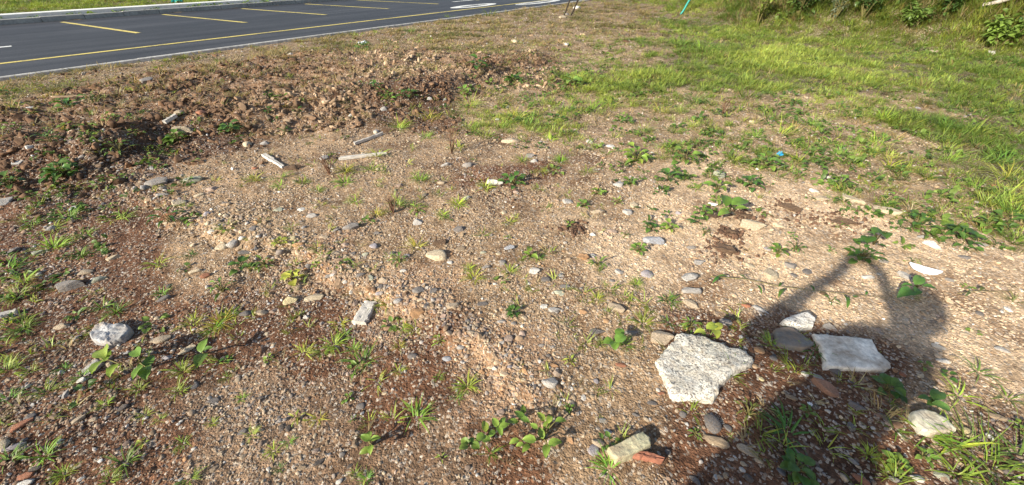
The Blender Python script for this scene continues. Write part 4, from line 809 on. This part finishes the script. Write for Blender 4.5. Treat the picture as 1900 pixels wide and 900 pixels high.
def leaning(name, base, tip, r, m, label, cat, ext=2.6, dy=0.0, r2=None, lift=0.0):
    b = gp(*base); d = ray(base[0] + (tip[0] - base[0]) * ext, base[1] + (tip[1] - base[1]) * ext); t = (b[1] + dy) / d[1]
    T = np.array((d[0] * t, b[1] + dy, CH + d[2] * t)); b = np.array((b[0], b[1], zat(b[0], b[1]) - .05 + lift))
    pts = [b + (T - b) * k / 6 + np.array((.012 * math.sin(k * 2.1), 0, .012 * math.cos(k * 1.7))) for k in range(7)]
    V, F = tube([q - b for q in pts], [r + ((r2 or r) - r) * k / 6 for k in range(7)], 8)
    return ob(name, mesh(name, V, F, m, True, None, 50), None, b, (0, 0, 0), 1, None, None, label, cat)
leaning('wooden_post', (1045, 29), (1057, 0), .022, 'dark_wood', 'thin dark leaning post, the one nearer the road', 'post')
leaning('wooden_post', (1058, 29), (1072, 0), .028, 'dark_wood', 'thicker dark leaning post, the one away from the road', 'post')
leaning('teal_pole', (1262, 27), (1279, 0), .035, 'teal', 'teal green plastic pole leaning at the grassy slope', 'pole')
leaning('fallen_pole', (1812, 28), (1885, 0), .035, mat_simple('grey_wood', (.36, .32, .27), .9, 22, .4, .004), 'pale grey bare pole lying up the grassy slope', 'pole', 1.6, -.5, .05, .22)

# ------------------------------------------------------------------ weeds with leaves of their own
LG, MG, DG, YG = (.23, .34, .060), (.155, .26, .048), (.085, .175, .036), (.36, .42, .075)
def weed(px, py, wpx, n, style, col, label=None, lift=.35, name='leafy_weed', flat=.5, group='leafy weeds on the gravel', lf=.45):
    """a rosette of n leaves about wpx wide in the photo"""
    p = gp(px, py); Wd = wpx * depth_of(p) / FPX; z = zat(p[0], p[1])
    rs = random.Random(int(px * 7 + py * 13))
    if not label:
        cw = {LG: 'light green', MG: 'mid green', DG: 'dark green', YG: 'yellow-green'}.get(col, 'green'); sz = 'small ' if wpx < 22 else ('large ' if wpx > 45 else '')
        label = auto_label(f'{sz}{cw} {"narrow" if style == "lance" else "broad" if style == "oval" else "round"}-leaved weed', px, py, group)
    t = ob(name, None, None, (p[0], p[1], z), (0, 0, 0), 1, None, None, label, 'weed', group)
    stems = []; a0 = rs.uniform(0, 6.28)
    for k in range(n):
        a = a0 + k * 2.399; lay = k / max(1, n - 1); L = Wd * lf * (.68 if n >= 14 else 1) * rs.uniform(.75, 1.2)
        rad = Wd * (.22 if n < 14 else .40 * rs.uniform(.3, 1)) * (1 - .5 * lay); zz = Wd * lift * (.15 + .85 * lay) * rs.uniform(.7, 1.2)
        q = Vector((rad * math.cos(a), rad * math.sin(a), zz)); pitch = flat * rs.uniform(-.2, .9) * (.5 + lay * .6)
        j = rs.uniform(.72, 1.3); c = (col[0] * j * rs.uniform(.88, 1.2), col[1] * j, col[2] * j)
        ob('leaf', rs.choice(LEAF[style]), t, q, (pitch, rs.uniform(-.3, .3), a - math.pi / 2 + rs.uniform(-.3, .3)), L, c)
        stems.append(tube([(0, 0, -.01), (q.x * .5, q.y * .5, zz * .6), (q.x, q.y, zz)], [.0028 + .004 * Wd, .002 + .003 * Wd, .0012 + .002 * Wd], 4, False))
    ob('stem', mesh('stem', *join(stems), 'stem'), t)
    return t
def weed_at(px, py, leaves, col, label, style='bare', hz=.05, name='broadleaf_weed'):
    """leaves given one by one: photo x, y of the middle, length in photo pixels, image direction of the tip in degrees (0 right, 90 up)"""
    p = gp(px, py); z = zat(p[0], p[1]); rs = random.Random(int(px * 3 + py))
    t = ob(name, None, None, (p[0], p[1], z), (0, 0, 0), 1, None, None, label, 'weed', 'leafy weeds on the gravel'); st = []
    for lx, ly, lp, ang in leaves:
        h = z + hz * rs.uniform(.8, 1.5); c = onplane(lx, ly, h); e = onplane(lx + .5 * lp * math.cos(R(ang)), ly - .5 * lp * math.sin(R(ang)), h)
        d = (e - c)[:2]; L = 2 * float(np.hypot(*d)); L = min(L, lp * depth_of(c) / FPX * 1.5); az = math.atan2(d[1], d[0]); u = np.array((math.cos(az), math.sin(az)))
        b = c[:2] - u * L / 2; q = Vector((b[0] - p[0], b[1] - p[1], h - z)); j = rs.uniform(.8, 1.25)
        ob('leaf', rs.choice(LEAF[style]), t, q, (rs.uniform(-.05, .25), rs.uniform(-.25, .25), az - math.pi / 2), L, (col[0] * j * rs.uniform(.9, 1.15), col[1] * j, col[2] * j))
        st.append(tube([(0, 0, -.01), (q.x * .55, q.y * .55, q.z * .75), q], [.004, .003, .002], 4, False))
    ob('stem', mesh('stem', *join(st), 'stem'), t); return t
weed_at(1008, 812, [(980, 815, 30, 170), (1031, 822, 30, 20), (1014, 839, 30, 265), (1004, 803, 24, 110), (1002, 773, 24, 130), (1042, 780, 24, 10), (1014, 788, 20, 60), (953, 820, 22, 200), (975, 833, 22, 230), (1020, 776, 20, 70), (990, 790, 18, 150), (963, 826, 18, 190)], LG, 'big broad-leaved clump with pale oval leaves, largest in the lower gravel')
weed_at(963, 776, [(963, 770, 26, 140), (976, 781, 22, 330), (951, 783, 22, 180), (970, 760, 18, 100)], MG, 'dark-stemmed weed of four leaves just behind the big broad-leaved clump')
weed_at(925, 790, [(918, 783, 22, 120), (936, 790, 22, 20), (928, 800, 22, 290), (899, 790, 24, 100), (912, 806, 20, 230), (934, 780, 18, 60)], LG, 'pale leafy rosette left of the big broad-leaved clump')
weed_at(878, 824, [(862, 819, 17, 150), (860, 832, 19, 200), (883, 828, 19, 330), (876, 817, 14, 60), (894, 812, 22, 20), (903, 818, 18, 350)], MG, 'round-leaved weed of small paired leaves beside a curved grass stem', 'round')
weed_at(1700, 533, [(1682, 529, 26, 170), (1727, 534, 32, 350), (1680, 543, 30, 195), (1702, 521, 22, 60), (1700, 541, 18, 250)], (.085, .19, .045), 'broad-leaved weed with four glossy leaves in front of the dish fragment', hz=.06)
weed_at(1318, 615, [(1297, 616, 26, 175), (1327, 620, 24, 280), (1322, 606, 24, 20), (1334, 607, 18, 40)], YG, 'bright yellow-green weed leaning over the speckled boulder', hz=.10)
weed_at(1740, 738, [(1740, 733, 26, 50), (1714, 739, 26, 175), (1752, 757, 52, 338), (1725, 748, 22, 210)], (.09, .19, .045), 'weed with one large shiny oval leaf behind the striped stone', hz=.06)
weed_at(1357, 381, [(1341, 373, 26, 125), (1374, 376, 32, 15), (1376, 389, 26, 350), (1342, 395, 22, 200)], MG, 'weed with two broad green leaves spread on pale sand', hz=.06)
weed_at(1622, 452, [(1613, 433, 22, 160), (1632, 431, 24, 10), (1642, 438, 16, 300), (1597, 451, 24, 175), (1638, 457, 20, 340), (1610, 445, 18, 90)], DG, 'upright weed with folded round leaves above the dark foliage patch', 'round', .14)
weed_at(1145, 632, [(1153, 630, 22, 30), (1128, 634, 20, 190), (1140, 642, 18, 280), (1150, 618, 16, 70)], MG, 'small weed with two round leaves beside thin grey pebbles', 'round', .05)
weed_at(188, 668, [(190, 650, 34, 110), (183, 683, 36, 240), (210, 689, 36, 235), (200, 660, 24, 60)], LG, 'pale weed whose pointed leaves cover the shaded grey block', hz=.09)
weed_at(266, 682, [(256, 691, 34, 235), (270, 694, 28, 270), (280, 670, 26, 60), (252, 652, 24, 130), (264, 676, 22, 30)], MG, 'weed with pointed leaves fanned over brown gravel, right of the shaded block', hz=.08)
weed_at(378, 655, [(381, 641, 30, 60), (372, 671, 34, 250), (388, 648, 20, 10)], MG, 'two-leaved weed at the end of the cream flake', hz=.07)
weed_at(686, 825, [(678, 813, 22, 160), (698, 815, 22, 10), (686, 805, 18, 80), (676, 838, 28, 200), (688, 836, 22, 260)], LG, 'small lone weed with spread pointed leaves on fine gravel', hz=.06)
weed_at(984, 474, [(976, 470, 14, 160), (993, 476, 15, 330), (982, 462, 13, 80), (973, 478, 12, 200)], LG, 'four-leaved seedling beside dark pebbles on open gravel', hz=.04)
WEEDS = [(451, 498, 42, 8, 'oval', DG, 'dark green broad-leaved weed in front of the blue-grey slate'), (493, 494, 40, 12, 'lance', MG), (520, 452, 28, 8, 'oval', YG), (544, 519, 40, 8, 'round', YG, 'bright yellow-green cluster of round leaves behind a tan stone'), (588, 497, 24, 8, 'oval', LG), (414, 541, 50, 9, 'lance', MG), (121, 330, 66, 34, 'oval', DG, 'dense leafy dark green bush at the foot of the bank'),
         (20, 345, 46, 12, 'oval', DG), (316, 411, 60, 10, 'lance', DG), (817, 634, 30, 12, 'lance', LG, 'upright bright weed growing through the gravel ledge'), (1058, 672, 27, 10, 'lance', YG, 'bright upright weed on orange sand behind the cube stone'), (1056, 757, 20, 6, 'oval', MG), (820, 851, 22, 7, 'lance', LG), (647, 740, 24, 6, 'oval', MG), (1713, 680, 24, 4, 'oval', MG), (1752, 699, 26, 4, 'round', DG), (1644, 724, 50, 9, 'round', DG),
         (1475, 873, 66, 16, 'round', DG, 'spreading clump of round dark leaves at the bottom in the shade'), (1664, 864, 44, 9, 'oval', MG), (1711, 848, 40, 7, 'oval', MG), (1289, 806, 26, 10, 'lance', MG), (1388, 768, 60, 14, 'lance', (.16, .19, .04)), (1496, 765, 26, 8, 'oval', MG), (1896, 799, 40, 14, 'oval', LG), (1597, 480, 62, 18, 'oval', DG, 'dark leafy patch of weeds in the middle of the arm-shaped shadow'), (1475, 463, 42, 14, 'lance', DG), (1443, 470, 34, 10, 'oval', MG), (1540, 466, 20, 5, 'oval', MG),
         (1302, 398, 36, 10, 'oval', MG), (1289, 413, 26, 6, 'round', DG), (1307, 433, 26, 9, 'lance', DG), (1654, 374, 34, 6, 'oval', MG), (1206, 426, 32, 10, 'oval', DG), (1241, 425, 32, 9, 'oval', LG), (1184, 466, 38, 14, 'oval', MG, 'leafy weed right beside the pale blue slab'), (1236, 560, 32, 10, 'lance', DG), (1108, 492, 40, 10, 'lance', MG), (952, 583, 30, 9, 'oval', DG), (953, 340, 50, 14, 'oval', DG, 'dark leafy weed touching the large white flake'), (1169, 342, 28, 9, 'oval', MG),
         (1081, 384, 28, 8, 'oval', MG), (1145, 377, 26, 9, 'lance', LG), (775, 391, 36, 10, 'lance', LG), (741, 485, 32, 10, 'lance', MG), (1055, 420, 22, 6, 'oval', MG), (1110, 360, 26, 8, 'oval', LG), (1160, 437, 20, 7, 'lance', MG), (1270, 300, 60, 14, 'oval', MG), (1180, 297, 60, 16, 'oval', LG), (1240, 335, 44, 10, 'oval', DG), (1390, 345, 44, 12, 'oval', DG), (1420, 310, 56, 16, 'oval', MG), (1330, 352, 40, 9, 'oval', MG), (1480, 330, 36, 9, 'lance', MG), (1560, 345, 50, 12, 'lance', MG), (1700, 420, 60, 14, 'oval', DG), (1780, 440, 50, 12, 'oval', DG), (1830, 425, 46, 12, 'oval', MG), (1690, 490, 26, 7, 'lance', MG),
         (1280, 605, 40, 12, 'lance', MG), (430, 246, 42, 12, 'oval', DG, 'dark green weed at the foot of the bank below crumbled soil'), (530, 249, 28, 8, 'lance', DG), (330, 262, 40, 12, 'oval', MG), (500, 213, 22, 8, 'oval', DG), (553, 211, 22, 8, 'oval', DG), (172, 192, 34, 12, 'lance', DG), (225, 285, 56, 14, 'lance', MG, 'large narrow-leaved weed spreading at the bank foot'), (130, 205, 40, 9, 'oval', DG), (12, 176, 36, 12, 'lance', DG), (700, 165, 26, 8, 'oval', DG), (760, 185, 40, 10, 'oval', DG), (890, 130, 40, 10, 'oval', DG), (862, 176, 30, 10, 'oval', MG), (674, 92, 28, 10, 'oval', DG), (1105, 150, 50, 14, 'lance', LG), (1060, 160, 40, 12, 'oval', MG), (955, 155, 40, 12, 'oval', DG), (720, 185, 26, 8, 'oval', MG), (100, 270, 40, 10, 'lance', DG), (500, 668, 20, 6, 'oval', LG), (265, 823, 22, 6, 'oval', YG), (553, 778, 36, 7, 'lance', YG), (420, 668, 20, 5, 'round', DG), (655, 780, 18, 5, 'lance', MG), (1450, 770, 34, 8, 'lance', MG), (1540, 560, 30, 6, 'lance', DG)]
for w_ in WEEDS: weed(*w_)
def vine(pts, leaves, col, label, r=.004):
    P3 = [gp(*q) + np.array((0, 0, .03)) for q in pts]; b = P3[0].copy(); b[2] = zat(b[0], b[1])
    t = ob('trailing_vine', None, None, b, (0, 0, 0), 1, None, None, label, 'vine', 'trailing vines on the sand')
    V, F = tube([Vector(q - b) for q in P3], [r * (1 - .6 * k / len(P3)) for k in range(len(P3))], 5); ob('stem', mesh('stem', V, F, 'stem'), t)
    for lx, ly, lp, ang in leaves:
        c = gp(lx, ly) + np.array((0, 0, .035)); e = onplane(lx + lp * math.cos(R(ang)), ly - lp * math.sin(R(ang)), c[2]); d = (e - c)[:2]; L = .72 * min(float(np.hypot(*d)), lp * depth_of(c) / FPX * 1.6)
        ob('leaf', random.choice(LEAF['lance']), t, Vector(c - b), (.15, random.uniform(-.3, .3), math.atan2(d[1], d[0]) - math.pi / 2), L, tuple(v * random.uniform(.8, 1.2) for v in col))
vine([(1315, 520), (1380, 525), (1440, 538), (1500, 546), (1560, 552), (1640, 560)], [(1380, 526, 30, 130), (1398, 536, 30, 320), (1345, 521, 26, 160), (1440, 540, 26, 60), (1505, 548, 32, 110), (1520, 552, 26, 350), (1450, 545, 30, 230), (1560, 556, 36, 300), (1575, 560, 30, 20), (1330, 522, 24, 215), (1600, 556, 24, 60)], DG, 'trailing dark stem with pointed leaves crossing the bright gap in the shadow', .0026)
vine([(1770, 552), (1810, 547), (1850, 549), (1905, 545)], [(1810, 548, 28, 60), (1820, 548, 26, 110), (1880, 546, 34, 130), (1790, 549, 22, 240)], (.12, .12, .045), 'thin trailing twig across the sand near the frame edge', .002)

# bare twig plants
def twig(px, py, hpx, label, seed):
    p = gp(px, py); H = hpx * depth_of(p) / FPX * 1.25; rs = random.Random(seed)
    t = ob('twiggy_weed', None, None, (p[0], p[1], zat(p[0], p[1])), (0, 0, 0), 1, None, None, label, 'weed', 'dry twiggy weeds'); parts = []
    for k in range(9):
        a = rs.uniform(0, 6.28); sp = rs.uniform(.1, .45); L = H * rs.uniform(.6, 1); pts = [(0, 0, -.01)]
        for q in (.35, .7, 1): pts.append((L * q * sp * math.cos(a) + rs.uniform(-.01, .01), L * q * sp * math.sin(a) + rs.uniform(-.01, .01), L * q))
        parts.append(tube(pts, [.004, .0032, .0024, .0012], 4, False))
        b = Vector(pts[2]); a2 = a + rs.uniform(-1.5, 1.5); parts.append(tube([b, b + Vector((L * .2 * math.cos(a2), L * .2 * math.sin(a2), L * .22))], [.0022, .001], 4, False))
    ob('stem', mesh('stem', *join(parts), 'twig'), t)
    lp = [(lambda q: q)(0)]
    for k in range(6):
        a = rs.uniform(0, 6.28); ob('leaf', rs.choice(LEAF['lance']), t, (H * .2 * math.cos(a), H * .2 * math.sin(a), H * rs.uniform(.3, .9)), (rs.uniform(-.3, .6), 0, a), H * .16, (.20, .15, .06))
twig(838, 285, 52, 'dry reddish twiggy weed standing in thin grass', 1)
twig(612, 325, 40, 'dry brown twiggy weed in front of the pale splintered wood', 2)
twig(1340, 212, 26, 'dry grey twiggy weed at the edge of the meadow', 3)
twig(730, 395, 30, 'short dry twiggy weed on the open gravel', 4)

# ------------------------------------------------------------------ grass tufts placed one by one
TUFT = [tuft_mesh('grass_blades', 360 + q, 'grass', 24 + 4 * q, .19, .85, .021, .75) for q in range(6)]
TUFT_LONG = [tuft_mesh('long_grass_blades', 380 + q, 'grass', 26 + 6 * q, .2, .85, .0085, .9, lo=.5) for q in range(4)]
TUFT_CLUMP = [tuft_mesh('clump_grass_blades', 395 + q, 'grass', 16 + 3 * q, .12, .8, .020, .9, lo=.55) for q in range(3)]
TUFT_FINE = [tuft_mesh('fine_grass_blades', 390 + q, 'grass', 44 + 6 * q, .26, .8, .0095, .75) for q in range(4)]
def tuft(px, py, wpx, col, label=None, long=False, hs=.75, group='grass tufts on bare ground'):
    p = gp(px, py); W = wpx * depth_of(p) / FPX
    if not label:
        cw = {LG: 'light green', MG: 'mid green', DG: 'dark green', YG: 'yellow-green'}.get(col, 'green'); sz = 'small ' if wpx < 26 else ('large ' if wpx > 48 else '')
        label = auto_label(f'{sz}{cw} grass tuft', px, py, group)
    return ob('grass_tuft', random.choice((TUFT_LONG if W > .2 else TUFT_CLUMP) if long else (TUFT_FINE if W > .22 else TUFT)), None, (p[0], p[1], zat(p[0], p[1])), (random.uniform(-.1, .1), random.uniform(-.1, .1), random.uniform(0, 6.28)), (W * .95, W * .95, W * hs * 1.0), tuple(v * random.uniform(.85, 1.15) for v in col), None, label, 'grass', group)
TUFTS = [(293, 490, 38, YG), (229, 404, 38, LG), (10, 688, 40, LG), (42, 612, 50, MG), (87, 728, 44, LG), (120, 685, 30, MG), (195, 752, 30, YG), (337, 728, 28, LG), (259, 722, 28, LG), (340, 690, 40, YG), (566, 655, 38, YG), (590, 777, 34, YG), (340, 823, 34, LG), (468, 808, 30, YG), (508, 837, 32, YG), (535, 819, 26, LG), (232, 858, 50, MG), (205, 892, 40, LG), (353, 890, 40, LG), (518, 869, 20, MG), (675, 672, 56, MG), (866, 716, 44, YG), (775, 775, 60, LG), (881, 516, 40, YG, 'bright yellow-green grass tuft beside grey stones on open gravel'), (946, 507, 34, LG),
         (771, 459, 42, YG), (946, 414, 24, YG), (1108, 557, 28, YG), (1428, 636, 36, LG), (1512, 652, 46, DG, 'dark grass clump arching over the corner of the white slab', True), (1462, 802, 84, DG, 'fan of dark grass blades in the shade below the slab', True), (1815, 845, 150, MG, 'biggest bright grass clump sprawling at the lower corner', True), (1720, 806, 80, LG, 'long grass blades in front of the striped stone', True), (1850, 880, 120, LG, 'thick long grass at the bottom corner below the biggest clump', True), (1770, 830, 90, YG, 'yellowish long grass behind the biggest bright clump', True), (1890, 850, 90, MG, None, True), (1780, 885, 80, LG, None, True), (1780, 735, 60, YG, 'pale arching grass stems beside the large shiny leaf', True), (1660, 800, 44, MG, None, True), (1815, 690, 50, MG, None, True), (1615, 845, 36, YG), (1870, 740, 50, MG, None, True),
         (100, 425, 34, YG), (160, 435, 30, LG), (60, 420, 34, LG), (130, 405, 50, MG), (100, 460, 50, YG), (150, 475, 34, MG), (20, 500, 60, MG), (45, 525, 40, YG), (36, 550, 44, LG), (345, 385, 26, LG), (420, 425, 34, LG), (355, 475, 28, DG), (590, 462, 34, YG), (600, 478, 26, LG), (190, 570, 34, LG), (215, 580, 40, MG), (360, 600, 38, YG), (410, 600, 50, YG), (395, 615, 34, LG), (430, 585, 30, LG), (300, 545, 26, LG), (620, 640, 40, YG), (630, 600, 34, YG), (640, 625, 28, LG), (655, 650, 30, LG), (740, 645, 24, YG), (770, 610, 40, YG), (745, 612, 30, LG), (600, 655, 34, MG), (690, 570, 30, LG), (720, 565, 34, YG), (155, 700, 28, LG), (60, 690, 30, LG), (20, 740, 40, MG), (85, 845, 50, LG), (20, 855, 50, MG), (120, 880, 40, LG), (270, 770, 26, YG), (300, 780, 22, LG), (420, 700, 24, LG), (450, 740, 20, LG), (395, 785, 20, YG), (680, 890, 30, MG), (660, 880, 24, LG), (740, 690, 24, YG), (850, 740, 26, MG, None, True), (815, 700, 22, LG), (910, 842, 40, MG, 'single curved grass stem left of the big broad-leaved clump', True), (1160, 640, 36, LG), (1195, 600, 40, LG), (1130, 870, 60, LG, None, True), (1245, 560, 34, MG), (1205, 575, 24, LG), (1240, 600, 30, MG), (1115, 640, 22, LG), (1180, 530, 30, LG), (1000, 480, 22, LG), (870, 500, 24, YG), (820, 400, 26, YG), (850, 380, 34, YG), (700, 400, 30, YG), (660, 375, 34, YG), (740, 380, 34, LG), (900, 350, 34, YG), (640, 340, 34, LG), (690, 315, 40, YG), (780, 335, 34, LG), (640, 320, 40, YG), (560, 340, 30, LG), (700, 290, 34, YG), (590, 355, 24, LG), (520, 330, 34, LG), (470, 335, 34, YG), (520, 345, 28, YG),
         (870, 200, 50, YG), (960, 220, 60, YG, 'tall yellow-green grass tuft, highest on the flat below the meadow'), (985, 235, 50, LG), (930, 240, 44, LG), (740, 240, 44, YG), (800, 225, 50, YG), (870, 240, 40, LG), (900, 255, 40, YG), (790, 255, 34, LG), (850, 275, 40, YG), (1100, 205, 50, LG), (1130, 200, 44, YG), (1080, 235, 34, LG), (1190, 245, 44, LG), (1230, 210, 44, YG), (1290, 190, 50, MG), (1430, 220, 60, LG), (1450, 250, 60, YG), (1510, 235, 54, LG), (1400, 255, 40, LG), (1390, 180, 60, MG), (1250, 245, 40, MG), (1640, 225, 60, LG), (1700, 250, 50, LG), (1760, 240, 56, MG), (1560, 215, 40, MG), (1810, 250, 60, LG), (1870, 330, 70, YG), (1860, 370, 80, YG, 'large yellow grass tuft at the edge of the sand, far side'), (1885, 400, 70, LG), (1810, 350, 50, LG), (1760, 300, 50, LG), (1650, 310, 44, YG), (1720, 330, 40, MG), (1560, 290, 50, LG), (1500, 280, 44, MG), (1850, 300, 60, MG), (1630, 270, 50, YG), (1480, 300, 40, LG), (1880, 450, 44, MG), (1240, 275, 34, LG), (1020, 260, 34, YG), (1040, 300, 34, LG), (1010, 320, 26, YG), (970, 300, 30, LG), (1090, 320, 34, LG), (1290, 350, 30, LG), (1360, 300, 40, LG), (1000, 350, 26, LG), (1265, 85, 90, MG, 'tall thin grey-green grass clump rising above the meadow', True), (1300, 95, 70, LG, None, True), (1880, 560, 40, (.2, .2, .08), None, True), (835, 35, 24, LG), (760, 60, 30, MG), (905, 30, 40, MG), (1000, 190, 40, LG), (1050, 205, 40, MG)]
for t_ in TUFTS: tuft(*t_)

# shrubs on the slope
def shrub(px, py, wpx, hpx, col, label, seed, n=150, ratio=.5):
    p = gp(px, py); dp = depth_of(p); W, H = wpx * dp / FPX, hpx * dp / FPX * 1.15; rs = np.random.default_rng(seed); z = zat(p[0], p[1])
    t = ob('shrub', None, None, (p[0], p[1], z - .02), (0, 0, 0), 1, None, None, label, 'shrub', 'shrubs on the grassy slope'); V, F, S, st = [], [], [], []
    for k in range(9):
        a = rs.uniform(0, 6.28); tip = Vector((W * .4 * math.cos(a) * rs.uniform(.3, 1), W * .4 * math.sin(a) * rs.uniform(.3, 1), H * rs.uniform(.6, 1))); mid = tip * .5 + Vector((rs.normal(0, .03), rs.normal(0, .03), H * .08))
        st.append(tube([(0, 0, 0), mid, tip], [.014, .009, .004], 5, False))
        for q in range(n // 9):
            u = rs.uniform(.25, 1.05); b = (Vector((0, 0, 0)).lerp(mid, u * 2) if u < .5 else mid.lerp(tip, u * 2 - 1)) + Vector(rs.normal(0, .05 * W, 3))
            lv, lf, ls_ = leaf_vf(ratio=ratio, seg=3, droop=rs.uniform(.2, .9), seed=k * 50 + q)
            mt = Matrix.Translation(b) @ Matrix.Rotation(rs.uniform(0, 6.28), 4, 'Z') @ Matrix.Rotation(rs.uniform(-.6, .7), 4, 'X') @ Matrix.Rotation(rs.normal(0, .4), 4, 'Y') @ Matrix.Scale(rs.uniform(.06, .12) * (.5 + W), 4)
            o = len(V); V += [mt @ Vector(v) for v in lv]; F += [tuple(i + o for i in f) for f in lf]; g = rs.uniform(.65, 1.3); S += [(c[0] * g, c[1] * g, c[2] * g, 1) for c in ls_]
    ob('foliage', mesh('foliage', V, F, 'leaf', True, S), t, color=col); ob('stem', mesh('stem', *join(st), 'stem'), t)
shrub(1405, 48, 58, 62, (.20, .25, .05), 'bright yellow-green shrub at the foot of the slope', 1)
shrub(1546, 40, 50, 56, (.16, .20, .13), 'dusty grey-green shrub on the slope', 2, 170, .3)
shrub(1600, 36, 90, 60, (.07, .12, .03), 'dark green shrub on the slope between grey-green and bright weeds', 3)
shrub(1480, 34, 100, 60, (.08, .13, .03), 'low dark shrub between the bright shrub and grey-green shrub', 4)
shrub(1745, 34, 80, 60, (.07, .13, .03), 'wide dark green shrub on the slope left of the pale pole', 5, 240)
shrub(1900, 62, 60, 40, (.06, .11, .03), 'dark shrub at the frame edge below the pale pole', 6, 200)

shrub(1690, 48, 66, 34, (.15, .23, .05), 'bright leafy weed cluster on the dark grassy slope', 7, 240, .6)
shrub(1850, 88, 90, 44, (.16, .24, .045), 'bright broad-leaved patch low on the slope below the pale pole', 8, 340, .6)

# ------------------------------------------------------------------ the photographer, whose shadow lies over the gravel
def skin(name, nodes, edges, m, parent=None, sub=2):
    me = bpy.data.meshes.new(name); me.from_pydata([n[:3] for n in nodes], edges, []); me.update()
    o = ob(name, me, parent); me.materials.append(M[m])
    md = o.modifiers.new('skin', 'SKIN'); md.use_smooth_shade = True
    for k, n in enumerate(nodes): 
        r = n[3]; me.skin_vertices[0].data[k].radius = (r, r) if not hasattr(r, '__len__') else r
    me.skin_vertices[0].data[0].use_root = True
    s = o.modifiers.new('subdivision', 'SUBSURF'); s.levels = s.render_levels = sub
    return o
def person():
    y0 = -.53
    zg = zat(0, y0); t = ob('person', None, None, (0, y0, zg), (0, 0, 0), 1, None, None, 'person in dark shirt and added shadow-widening wrap holding up a phone in both hands', 'person')
    # joints relative to the feet, the phone is just behind the lens
    ph = Vector((.0, -.035 - y0, CH - zg - .015))
    lh, rh = ph + Vector((-.075, -.02, -.03)), ph + Vector((.075, -.02, -.03))
    N = [(-.30, -.02, .92, (.16, .12)), (-.28, -.02, 1.08, (.145, .11)), (-.24, -.04, 1.26, (.17, .12)), (-.21, -.06, 1.36, (.12, .10)), (-.19, -.07, 1.42, .055), (-.17, -.08, 1.49, .085), (-.16, -.08, 1.56, .10), (-.16, -.09, 1.62, .085),
         (-.42, -.02, 1.33, .07), (-.60, .26, 1.20, .052), (lh.x - .03, lh.y - .03, lh.z - .02, .032), (lh.x, lh.y, lh.z, .034),
         (-.02, -.02, 1.33, .07), (.20, .16, 1.15, .048), (rh.x + .03, rh.y - .03, rh.z - .02, .03), (rh.x, rh.y, rh.z, .034),
         (-.40, .0, .84, .105), (-.43, .03, .47, .065), (-.45, 0, .09, .045), (-.47, .14, .04, .04), (-.20, .0, .84, .105), (-.17, .03, .47, .065), (-.15, 0, .09, .045), (-.13, .14, .04, .04)]
    E = [(0, 1), (1, 2), (2, 3), (3, 4), (4, 5), (5, 6), (6, 7), (3, 8), (8, 9), (9, 10), (10, 11), (3, 12), (12, 13), (13, 14), (14, 15), (0, 16), (16, 17), (17, 18), (18, 19), (0, 20), (20, 21), (21, 22), (22, 23)]
    skin('body', N, E, 'skin', t)
    sh = [(*n[:3], tuple(v * 1.16 for v in n[3]) if hasattr(n[3], '__len__') else n[3] * 1.25) for n in N]
    S = [sh[0], sh[1], sh[2], sh[3], sh[8], (-.595, .25, 1.205, .056), (-.34, .33, 1.33, .046), sh[12], (.195, .155, 1.155, .056), (.14, .29, 1.30, .046)]
    skin('shirt', S, [(0, 1), (1, 2), (2, 3), (3, 4), (4, 5), (5, 6), (3, 7), (7, 8), (8, 9)], 'shirt', t)
    V, F = [], []; prof = [(1.10, .19, .15), (.98, .22, .18), (.80, .27, .23), (.55, .31, .26), (.32, .34, .30)]; nn = 40  # unseen flared cloth, added to widen the body's cast shadow
    for zz, rx, ry in prof:
        for k in range(nn):
            a = 2 * math.pi * k / nn; fo = 1 + .06 * math.sin(7 * a) * (1.1 - zz); V.append((rx * fo * math.cos(a) - .30, ry * fo * math.sin(a) - .02, zz))
    for i in range(len(prof) - 1):
        for k in range(nn): k2 = (k + 1) % nn; F.append((i * nn + k, i * nn + k2, (i + 1) * nn + k2, (i + 1) * nn + k)[::-1])
    ob('shadow_skirt', mesh('shadow_skirt', V, F, 'denim'), t)
    hv, hf = ICO[3]; hv = hv * np.array((.105, .118, .125)) * (1 + .05 * vnoise(hv, 3, 6))[:, None] + np.array((-.16, -.10, 1.59)); ob('hair', mesh('hair', hv, hf, 'hair'), t)
    for side, hnd in ((-1, lh), (1, rh)):                        # fingers closed round the phone's short ends
        for k in range(4):
            z_ = .024 - .017 * k; pts = [hnd + Vector((0, 0, z_)), hnd + Vector((side * .012, .03, z_)), hnd + Vector((-side * .012, .052, z_ - .002))]
            ob('finger', mesh('finger', *tube(pts, [.010, .009, .007], 6), 'skin'), t)
        ob('thumb', mesh('thumb', *tube([hnd + Vector((0, -.01, .02)), hnd + Vector((-side * .025, .005, .035)), hnd + Vector((-side * .05, .012, .03))], [.011, .010, .008], 6), 'skin'), t)
    V, F = boxvf(-.075, .075, -.004, .004, -.036, .036)
    ob('phone', mesh('phone', V, F, 'black', False), None, (0, -.03, CH - .012), (-PITCH, 0, 0), 1, None, None, 'black phone held level in both hands of the person', 'phone')
person()
